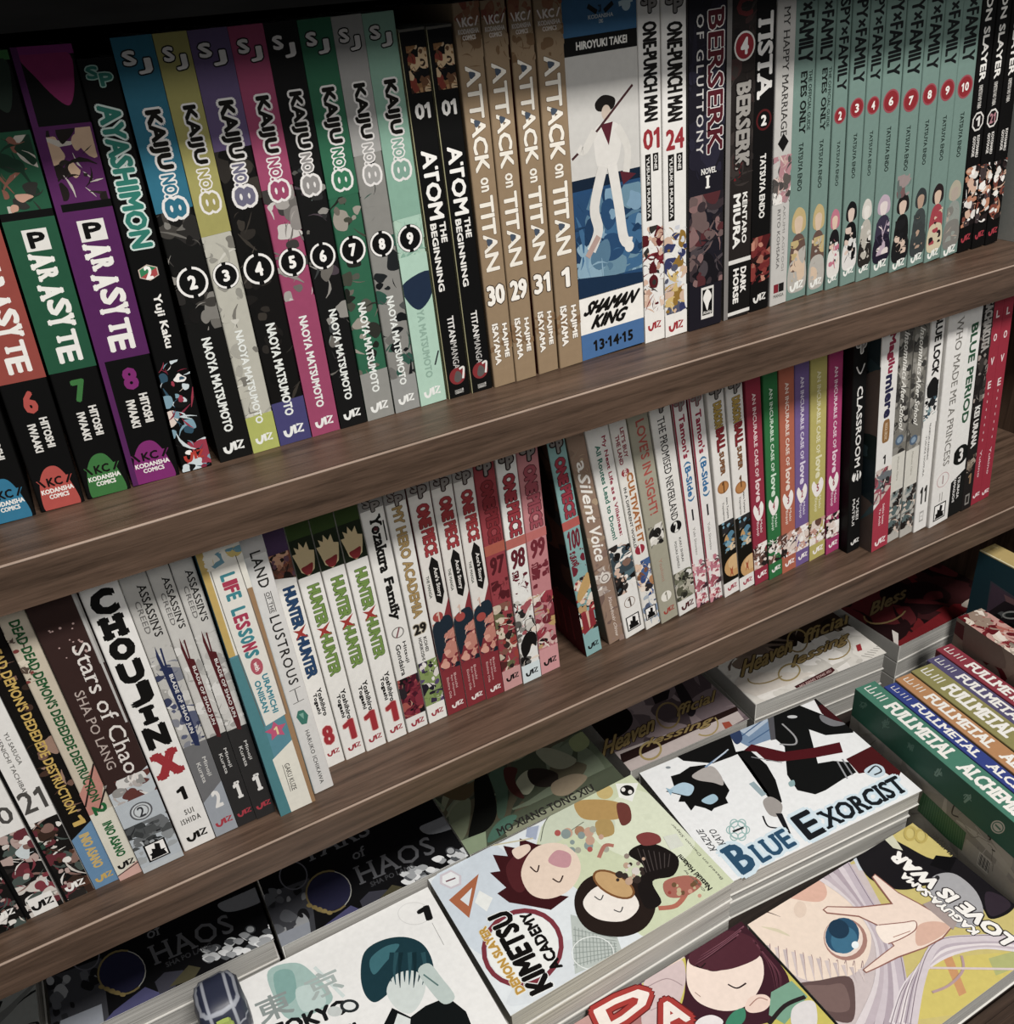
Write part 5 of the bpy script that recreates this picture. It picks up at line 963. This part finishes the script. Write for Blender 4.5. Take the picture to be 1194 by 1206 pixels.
s.line([(120, 505), (180, 500), (240, 520)], 9, '5a4038', taper=True); s.blob([(160, 560), (220, 580), (280, 600), (230, 570)], 'dcd2b4'); s.disc((320, 490), 26, 'e6d0be', 34)
s.disc((505, 612), 92, 'b08478', 84, rot=.6); s.disc((498, 606), 80, 'ead8cc', 76, rot=.6); s.disc((492, 596), 68, '2c5878', 74, rot=.5); s.disc((500, 615), 54, '3f7898', 56, rot=.5); s.disc((478, 570), 44, '223f58', 38, rot=.5); s.disc((545, 635), 15, 'e8f0f2', 15)
for i in range(12): x = 190 + i * 34; s.line([(x, 636 + i * 9), (x + 8, 700 + i * 5), (x + 22, 790)], 16, 'd2c4c2' if i % 2 else 'c6b8b8', taper=True); s.line([(x + 6, 630 + i * 9), (x + 12, 700), (x + 18, 760)], 3, '9a7c80', taper=True)
s.blob([(300, 800), (400, 780), (520, 765), (545, 850), (530, 950), (430, 930), (350, 860)], '66504e'); s.blob([(330, 810), (430, 800), (500, 800), (520, 900), (420, 900)], '7c6460')
for i, c in enumerate(['d8cfd2', 'bfb2ba', 'cabfc6', 'b0a2ac', 'd4cad0', 'c0b4be']):
    s.line([(390 + i * 22, 350 - i * 12), (540 + i * 12, 460), (640 + i * 12, 620), (640 + i * 20, 800), (560 + i * 40, 980)], 34, c); s.line([(400 + i * 22, 350 - i * 12), (548 + i * 12, 455), (650 + i * 12, 615), (652 + i * 20, 800), (575 + i * 40, 980)], 3, '7f6f7c')
for i, c in enumerate(['dcd4d8', 'c4b8c0', 'e0d8da', 'b8acb6', 'd0c6cc']):
    s.line([(700 + i * 20, 960), (760 + i * 14, 800 - i * 8), (880, 690 - i * 14), (1040, 640 - i * 8), (1200, 650 - i * 10)], 30, c); s.line([(690 + i * 20, 960), (750 + i * 14, 795 - i * 8), (876, 680 - i * 14), (1040, 630 - i * 8), (1200, 640 - i * 10)], 3, '857682')
s.line([(980, 680), (985, 740), (930, 800), (860, 830)], 9, 'b89a9c'); s.line([(850, 730), (1194, 735)], 9, 'd4c4c4')
s.poly([(520, 250), (560, 235), (590, 330), (560, 330)], 'ccd4dc')
s.blob([(545, 235), (650, 185), (740, 225), (860, 285), (960, 275), (1050, 320), (1194, 440), (1180, 500), (1100, 530), (1060, 480), (960, 420), (860, 390), (760, 410), (680, 400), (590, 350)], '1a181c'); s.blob([(1080, 420), (1150, 440), (1180, 480), (1110, 520), (1080, 490)], '332a34'); s.poly([(850, 310), (875, 270), (960, 280), (930, 340)], '0f0e11')
s.blob([(850, 380), (890, 345), (960, 350), (1040, 420), (1070, 510), (1040, 560), (950, 560), (870, 480)], 'a4a4a8'); s.disc((880, 362), 10, '2a2a2c')
s.poly([(640, 180), (680, 160), (740, 250), (700, 240)], 'd0d0b8')
s.poly([(412, 492), (430, 478), (560, 480), (690, 465), (640, 400), (612, 360), (625, 345), (660, 372), (720, 420), (800, 462), (900, 520), (945, 560), (905, 610), (830, 650), (720, 690), (640, 730), (590, 752), (575, 738), (660, 670), (700, 640), (640, 560), (560, 522), (430, 508)], '9a6458')
s.poly([(418, 492), (432, 482), (560, 485), (700, 470), (648, 400), (617, 358), (626, 350), (660, 377), (720, 425), (800, 467), (898, 524), (938, 560), (900, 606), (828, 645), (718, 684), (640, 724), (590, 747), (581, 738), (664, 672), (706, 640), (642, 556), (560, 517), (430, 503)], 'f1dccd')
s.blob([(800, 560), (870, 540), (930, 560), (890, 605), (800, 640)], 'e2b8a4'); s.blob([(630, 560), (720, 545), (790, 540), (790, 580), (740, 610), (690, 630), (655, 620)], 'f6e8dc'); s.line([(640, 555), (740, 545), (790, 540), (790, 575), (735, 610), (680, 632)], 4, '9a6458'); s.line([(700, 605), (770, 580)], 3, 'b07c6c')
s.poly([(820, 470), (870, 450), (965, 540), (945, 575)], 'a89894')
k = dict(b=.12, ol=('2a2428', .09)); s.text('LOVE IS WAR', (1205, 612), (722, 250), (1150, 640), 'f0eeea', **k); s.text('KAGUYA-SAMA', (1056, 582), (748, 338), (1026, 598), 'f0eeea', **k)
s.text('STORY & ART BY', (930, 240), (880, 190), (918, 245), '4a4434', b=.04); s.text('AKA AKASAKA', (965, 272), (868, 180), (945, 282), '33302a', b=.08)
s.ring((770, 180), 22, 10, 'cdb860', 26); s.ring((815, 190), 22, 10, 'cdb860', 26)
# --- bright yellow cover: maroon hair mass, red block letters
s = R_('dan'); s.mode = (640, 1040, 3.731); rn = random.Random(8)
for i in range(30):
    x = rn.uniform(20, 620); y = 560 - x * .55 + rn.uniform(-10, 130); s.line([(x, y), (x + rn.uniform(-30, 40), y + rn.uniform(-20, 30)), (x + rn.uniform(-20, 50), y + rn.uniform(10, 40))], 2.5, 'a8982c')
s.poly([(790, 130), (830, 90), (880, 170), (840, 190)], '5a9a50')
s.blob([(280, 405), (320, 395), (345, 415), (430, 440), (410, 480), (350, 505), (310, 460)], '6a3070'); s.blob([(330, 420), (380, 430), (370, 470), (340, 460)], '8a4a8c')
s.poly([(-20, 600), (150, 545), (330, 510), (440, 470), (430, 640), (0, 760)], 'b07a78'); s.poly([(20, 610), (200, 555), (330, 530), (300, 640), (40, 700)], 'c49a94')
s.blob([(440, 440), (480, 400), (560, 350), (610, 340), (625, 420), (600, 520), (560, 600), (520, 680), (440, 640), (430, 540)], 'd0bcbc'); s.line([(450, 460), (540, 420), (610, 450)], 4, 'a08a8c'); s.line([(470, 560), (560, 520)], 3, 'a89294')
s.blob([(520, 370), (520, 290), (545, 262), (570, 280), (600, 290), (620, 320), (580, 350)], 'efd8c6'); s.line([(560, 330), (565, 285)], 3, 'a87860'); s.blob([(415, 380), (430, 355), (450, 385), (455, 420), (435, 415)], 'efdccc')
s.blob([(600, 290), (640, 240), (720, 190), (800, 165), (880, 172), (950, 240), (1020, 330), (1080, 430), (1060, 560), (960, 620), (700, 640), (600, 600), (620, 480), (625, 340)], '43202c')
s.blob([(640, 330), (700, 372), (760, 388), (880, 350), (950, 320), (968, 400), (940, 480), (880, 545), (790, 562), (690, 530), (640, 470), (628, 400)], 'f0ddd0')
s.blob([(650, 300), (720, 230), (830, 210), (930, 250), (950, 320), (850, 370), (760, 385), (690, 375), (640, 350)], '562a36')
for i in range(9): s.line([(880 - i * 4, 190 + i * 6), (800 - i * 10, 250 + i * 10), (690 - i * 4, 320 + i * 6)], 6, ['8a5866', '6c3a48', '351820'][i % 3], taper=True)
for i in range(7): s.line([(920 + i * 8, 250 + i * 10), (990 + i * 8, 360 + i * 6), (1020 + i * 4, 470)], 6, ['6c3a48', '351820', '7a4654'][i % 3], taper=True)
s.line([(672, 362), (690, 372), (712, 352)], 6, '2a1a1c'); s.line([(810, 445), (850, 462), (890, 440)], 7, '2a1a1c'); s.line([(665, 480), (690, 500)], 3, '8a5a50'); s.blob([(885, 545), (910, 500), (970, 490), (1000, 520), (970, 560), (910, 570)], 'efd4c6'); s.line([(905, 540), (945, 505), (985, 515)], 4, 'a8786a')
s.blob([(830, 570), (880, 550), (885, 600), (840, 640), (800, 620)], '3f9070'); s.poly([(1000, 480), (1090, 430), (1160, 500), (1060, 620), (990, 580)], '7aa890'); s.line([(1150, 500), (1060, 540), (990, 620)], 18, '2a2224'); s.blob([(1090, 560), (1140, 520), (1194, 530), (1194, 640), (1100, 640)], 'd8d4d4'); s.blob([(680, 600), (740, 580), (790, 610), (740, 660), (660, 650)], 'e4dede')
for c_, kk in (('6a1c1c', .3), ('b83a34', .24)):
    s.text('D', (262, 660), (490, 530), (216, 560), 'ece2da', b=.1, ol=(c_, kk)); s.text('A', (530, 660), (650, 600), (478, 550), 'ece2da', b=.1, ol=(c_, kk))
# --- white cover with teal wash
s = R_('tok'); s.mode = (0, 930, 2.296)
s.blob([(725, 490), (800, 468), (850, 500), (900, 560), (860, 600), (780, 620), (740, 560)], 'a4c2bc'); s.blob([(740, 500), (790, 490), (800, 560), (760, 580)], '86b0aa'); s.blob([(800, 540), (860, 530), (880, 580), (820, 600)], 'c0d4d0'); s.line([(850, 480), (930, 560)], 9, 'cfdcda')
s.text('東', (708, 640), (800, 600), (682, 575), '8d9795', b=.02); s.text('京', (845, 575), (935, 535), (815, 515), 'a8b4b1', b=.02)
s.blob([(975, 500), (985, 440), (1030, 408), (1090, 398), (1140, 415), (1168, 460), (1172, 520), (1130, 500), (1080, 520), (1040, 560), (1010, 575), (985, 550)], '1d3f49'); s.blob([(1000, 460), (1040, 425), (1080, 420), (1040, 470), (1010, 500)], '3f7680')
s.blob([(1045, 545), (1070, 500), (1120, 490), (1150, 520), (1140, 570), (1110, 605), (1070, 590)], 'cfd8d5')
for i in range(8): s.line([(1060 + i * 12, 440), (1052 + i * 14, 490), (1058 + i * 12, 520 + (i % 3) * 8)], 13, ['1d3f49', '2c5660', '16323a'][i % 3], taper=True)
s.poly([(1035, 640), (1060, 590), (1110, 615), (1150, 585), (1210, 560), (1260, 600), (1300, 700), (1000, 720)], '121617'); s.poly([(1075, 605), (1110, 620), (1105, 680), (1060, 650)], 'd8dedc'); s.blob([(1130, 490), (1160, 470), (1195, 510), (1230, 560), (1200, 580), (1160, 540)], 'bccac6'); s.line([(1140, 480), (1175, 500)], 9, 'bccac6'); s.line([(1145, 500), (1185, 530)], 4, '5a7a78')
s.ring((1120, 335), 44, 2, 'd4d4d2', 30); s.text('1', (1136, 362), (1172, 350), (1124, 322), '161616', b=.3); s.line([(1168, 360), (1200, 420)], 1.5, '9a9a98', False)
s.text('TOKYO', (740, 680), (950, 600), (725, 640), '1a1b1c', b=.1); s.disc((905, 600), 20, 'c4cac8', 14); s.text('GHOUL', (790, 720), (990, 650), (780, 690), '1a1b1c', b=.12); s.disc((945, 585), 26, '2a3032', 18); s.disc((945, 585), 17, 'dfe3e2', 11)
# ------------------------------------------------------------------ hardbacks standing on their fore edges, spines up
KF = 'hardbacks standing spine up at the right'
def spineup(key, x, y, z, ang, w, h, D, spine, left, label, name='hardback_book'):
    ca, sa = math.cos(ang), math.sin(ang); X = Vector((ca, sa, 0)); Y = Vector((-sa, ca, 0)); o = Vector((x, y, z)) - Y * h
    mw = Matrix((X, Vector((0, 0, -1)), Y)).transposed().to_4x4(); mw.translation = o
    b = Book(name, mw, w, h, D, spine, left, left, GLOSS, .003); BOOKS[key] = b; tag(b.root, label, 'book', KF); return b
FA = -.104
FM = [('fg', .4367, .0188, .0222, '4a8570', '9a958c', 'green spined hardback, nearest of the spine up row', -.362), ('fb', .4612, .0085, .0135, '3a4a94', '5a6090', 'royal blue spined hardback beside the green one', -.3645), ('ft', .4757, .0090, .0178, 'c48e5e', 'a08060', 'tan spined hardback between blue and olive', -.3630),
      ('fo', .4944, .0080, .0238, '969058', '8a8458', 'olive spined hardback between tan and slate', -.3620), ('fi', .5192, .0115, .0168, '5a5478', '5a5474', 'slate violet spined hardback between olive and red', -.3630), ('fr', .5370, .0165, .0180, '983a48', '803038', 'red spined hardback last of the matching row', -.3620)]
for i, (key, x, y, w, sp, lf, lab, z) in enumerate(FM):
    spineup(key, x, y, z, FA, w, .2085, z + .5117, sp, lf, lab)
RF = S('fg')
for key, x, y, w, sp, lf, lab, z in FM:
    s = S(key); s.ref = RF
    for i, (a, l) in enumerate(((809, .5), (812, .7), (815, .3), (818, .62), (821, .62), (824, .62))): s.line([(.32, a), (.32 + l * .66, a)], .05, 'dedcd6', False)
    s.line([(.32, 809), (.32, 815)], .04, 'dedcd6', False)
    k = dict(b=.07, serif=.09, ol=(('d8b08a' if key == 'ft' else '8a8678' if key == 'fo' else 'c9d4d0'), .0)); k.pop('ol')
    s.vt('FULLMETAL', 829, 891, .2, .84, 'e8e6e0', **k); s.vt('ALCHEMIST', 900, 968, .2, .84, 'e8e6e0', **k)
s = BOOKS['fg'].L; s.mode = None; s.band(1, 0, '2f6350', .795, 1); s.art(1, 0, ['a39d92', '8f8a80', 'aaa498', '96918a', 'b0aa9e'], 431, 46, 0, .795)
s.mode = (1000, 740, 5.479); rn = random.Random(6)
for cx, cy in ((92, 492), (235, 615), (395, 765), (575, 930), (762, 1100)):
    for i in range(7): s.line([(cx + rn.uniform(-26, 26), cy + rn.uniform(-30, 30)) for _ in range(3)], 5, '5f8a78' if cx < 500 else '7fa494')
for i in range(26): x, y = rn.uniform(60, 900), 0; y = 560 + x * .85 + rn.uniform(0, 160); s.line([(x, y), (x + rn.uniform(-40, 60), y + rn.uniform(20, 80)), (x + rn.uniform(0, 90), y + rn.uniform(60, 140))], 4, rn.choice(['857f76', 'b5afa4', '77726a']))
s.mode = (1040, 900, 3.942)
s.poly([(186, 128), (386, 318), (366, 402), (300, 350), (160, 214), (170, 170)], '3c6847')
for i in range(20): s.line([(186 + i * 10, 132 + i * 9.4), (164 + i * 10.6, 216 + i * 9.6)], 2.5, '55805c', False)
s.poly([(388, 345), (505, 455), (478, 520), (362, 412)], 'aaa498'); s.poly([(448, 405), (503, 455), (486, 510), (434, 465)], 'c9c4b8')
for i in range(11): s.line([(452 + i * 4.6, 413 + i * 4.2), (440 + i * 4.6, 462 + i * 4.2)], 1.6 + (i % 3), '2a2826', False)
s.disc((532, 292), 34, 'c4c0b4', 30, rot=.6); s.ring((532, 292), 26, 5, '4a7a64', 22, rot=.6); s.line([(520, 280), (545, 305)], 9, '4a7a64')
for q in ([(485, 330), (500, 345), (492, 350)], [(505, 395), (520, 405)], [(330, 190), (320, 230), (350, 245)]): s.line(q, 6, '3a3632')
# red patterned hardback and teal hardback behind
spineup('rbx', .5600, .0172, -.336, FA, .0290, .2085, .1757, '7a2028', '5a161c', 'taller red hardback with pale splashes behind the matching row')
s = S('rbx'); s.art(1, 0, ['7a2028', '8a2a30', 'c99a90', 'd8c8b8', '6a161e', 'b8685c', 'e0d4c8', '9a8474'], 441, 160); s.art(.8, 0, ['8f8478', 'a89a8a', '7a6c60', 'b5a898', 'c9b8a4'], 442, 90, 0, .45)
s = BOOKS['rbx'].L; s.mode = None; s.art(1, 0, ['5a161c', '6a2026', '77655a', '8a786a'], 443, 40)
spineup('tea', .6120, .0420, -.2955, -.03, .0215, .215, .2162, 'c0a86a', '1d4450', 'tall teal hardback with gold spine and framed picture at the right edge')
s = S('tea'); s.art(1, 0, ['c9b274', 'b59c5c', 'd4bf84'], 445, 30); s.band(1, 0, 'd8cfa8', 0, .08); s.text('The Boxer', (.3, .86), (.3, .2), (.72, .86), 'f2ead0', b=.08)
s = BOOKS['tea'].L; s.mode = (1080, 620, 8.614); s.poly([(745, 550), (1194, 850), (1194, 1300), (640, 1300)], '4a4c58'); s.poly([(760, 575), (1194, 880), (1194, 1300), (660, 1300)], '2a2028'); s.poly([(760, 575), (1000, 745), (880, 760), (820, 800), (700, 880)], '5a4658'); s.poly([(880, 690), (1100, 800), (1194, 860), (1194, 900), (900, 760)], '8a6468')
for i in range(14): x, y = rn.uniform(740, 1150), rn.uniform(840, 1100); s.blob([(x, y), (x + 50, y - 26), (x + 90, y + 10), (x + 30, y + 40)], rn.choice(['151518', '77797a', '2c3434', 'a4a6a4', '1f2a28']))
s.ring((960, 900), 90, 16, 'c9cac6', 34)
# plaid pouch standing at the front left
pr = bpy.data.objects.new('plaid_pouch', None); COL.objects.link(pr); pr.location = (-.1240, .034, -.4524); pr.scale = (1.22, 1, 1); tag(pr, 'navy plaid pouch with a lime letter B beside the white teal wash cover', 'pouch')
PL = []; PF = []; PC = []
mwp = Matrix.Translation((-.1275, .026, -.4524)); rows = [(0, .0118, .017), (.03, .0125, .0185), (.072, .0128, .019), (.086, .0124, .018), (.092, .0110, .0155), (.0955, .0078, .011), (.0965, .003, .005)]
NN = 28
for j, (z, a, b_) in enumerate(rows):
    for i in range(NN):
        t = 2 * math.pi * i / NN; c, q = math.cos(t), math.sin(t); e = .55; fold = 1 + .035 * math.sin(i * 2.6 + j)
        PL.append((math.copysign(abs(c) ** e, c) * a * fold, math.copysign(abs(q) ** e, q) * b_ * fold, z))
for j in range(len(rows) - 1):
    for i in range(NN):
        PF.append((j * NN + i, j * NN + (i + 1) % NN, (j + 1) * NN + (i + 1) % NN, (j + 1) * NN + i))
PF.append(tuple(range((len(rows) - 1) * NN, len(rows) * NN))); PF.append(tuple(range(NN - 1, -1, -1)))
pm, nt, bs, N, Lk = newmat('navy_plaid_cloth'); t_ = N('ShaderNodeTexCoord'); w1 = N('ShaderNodeTexWave'); w1.bands_direction = 'Z'; w1.inputs['Scale'].default_value = 22; w1.inputs['Distortion'].default_value = .4; w2 = N('ShaderNodeTexWave'); w2.bands_direction = 'X'; w2.inputs['Scale'].default_value = 26; w2.inputs['Distortion'].default_value = .4
ra_ = N('ShaderNodeValToRGB'); ra_.color_ramp.elements[0].position = .93; ra_.color_ramp.elements[0].color = (0, 0, 0, 1); ra_.color_ramp.elements[1].position = .99
mxx = N('ShaderNodeMath'); mxx.operation = 'MAXIMUM'; Lk(t_.outputs['Object'], w1.inputs[0]); Lk(t_.outputs['Object'], w2.inputs[0]); Lk(w1.outputs['Fac'], mxx.inputs[0]); Lk(w2.outputs['Fac'], mxx.inputs[1]); Lk(mxx.outputs[0], ra_.inputs[0])
mc = N('ShaderNodeMix'); mc.data_type = 'RGBA'; mc.inputs[6].default_value = rgb('2c3146'); mc.inputs[7].default_value = rgb('9a9ea8'); Lk(ra_.outputs[0], mc.inputs[0]); Lk(mc.outputs[2], bs.inputs['Base Color']); bs.inputs['Roughness'].default_value = .45
pb = link('pouch_body', mesh('pouch_body', PL, PF), pr, None, [pm])
for p in pb.data.polygons: p.use_smooth = True
gm, nt, bs, N, Lk = newmat('lime_print'); nz = N('ShaderNodeTexNoise'); nz.inputs['Scale'].default_value = 300; cr = N('ShaderNodeValToRGB'); cr.color_ramp.elements[0].color = rgb('a9bf52'); cr.color_ramp.elements[1].color = rgb('c4d86a'); Lk(nz.outputs[0], cr.inputs[0]); Lk(cr.outputs[0], bs.inputs['Base Color'])
v_, f_ = glyphs('B', .03)[:2]; lo = v_.min(0); hi = v_.max(0)
vv = [((p[0] - lo[0]) / (hi[0] - lo[0]) * .008 - .004, -.0193, .0805 + (p[1] - lo[1]) / (hi[1] - lo[1]) * .010) for p in v_]
lb = mesh('letter_patch', vv, list(f_)); lo_ = link('letter_patch', lb, pr, None, [gm]); so = lo_.modifiers.new('thick', 'SOLIDIFY'); so.thickness = .003; so.offset = 0
# neighbours on a shelf just touch: trim a book that would run into the next one
for b in BOOKS.values(): b.finish()
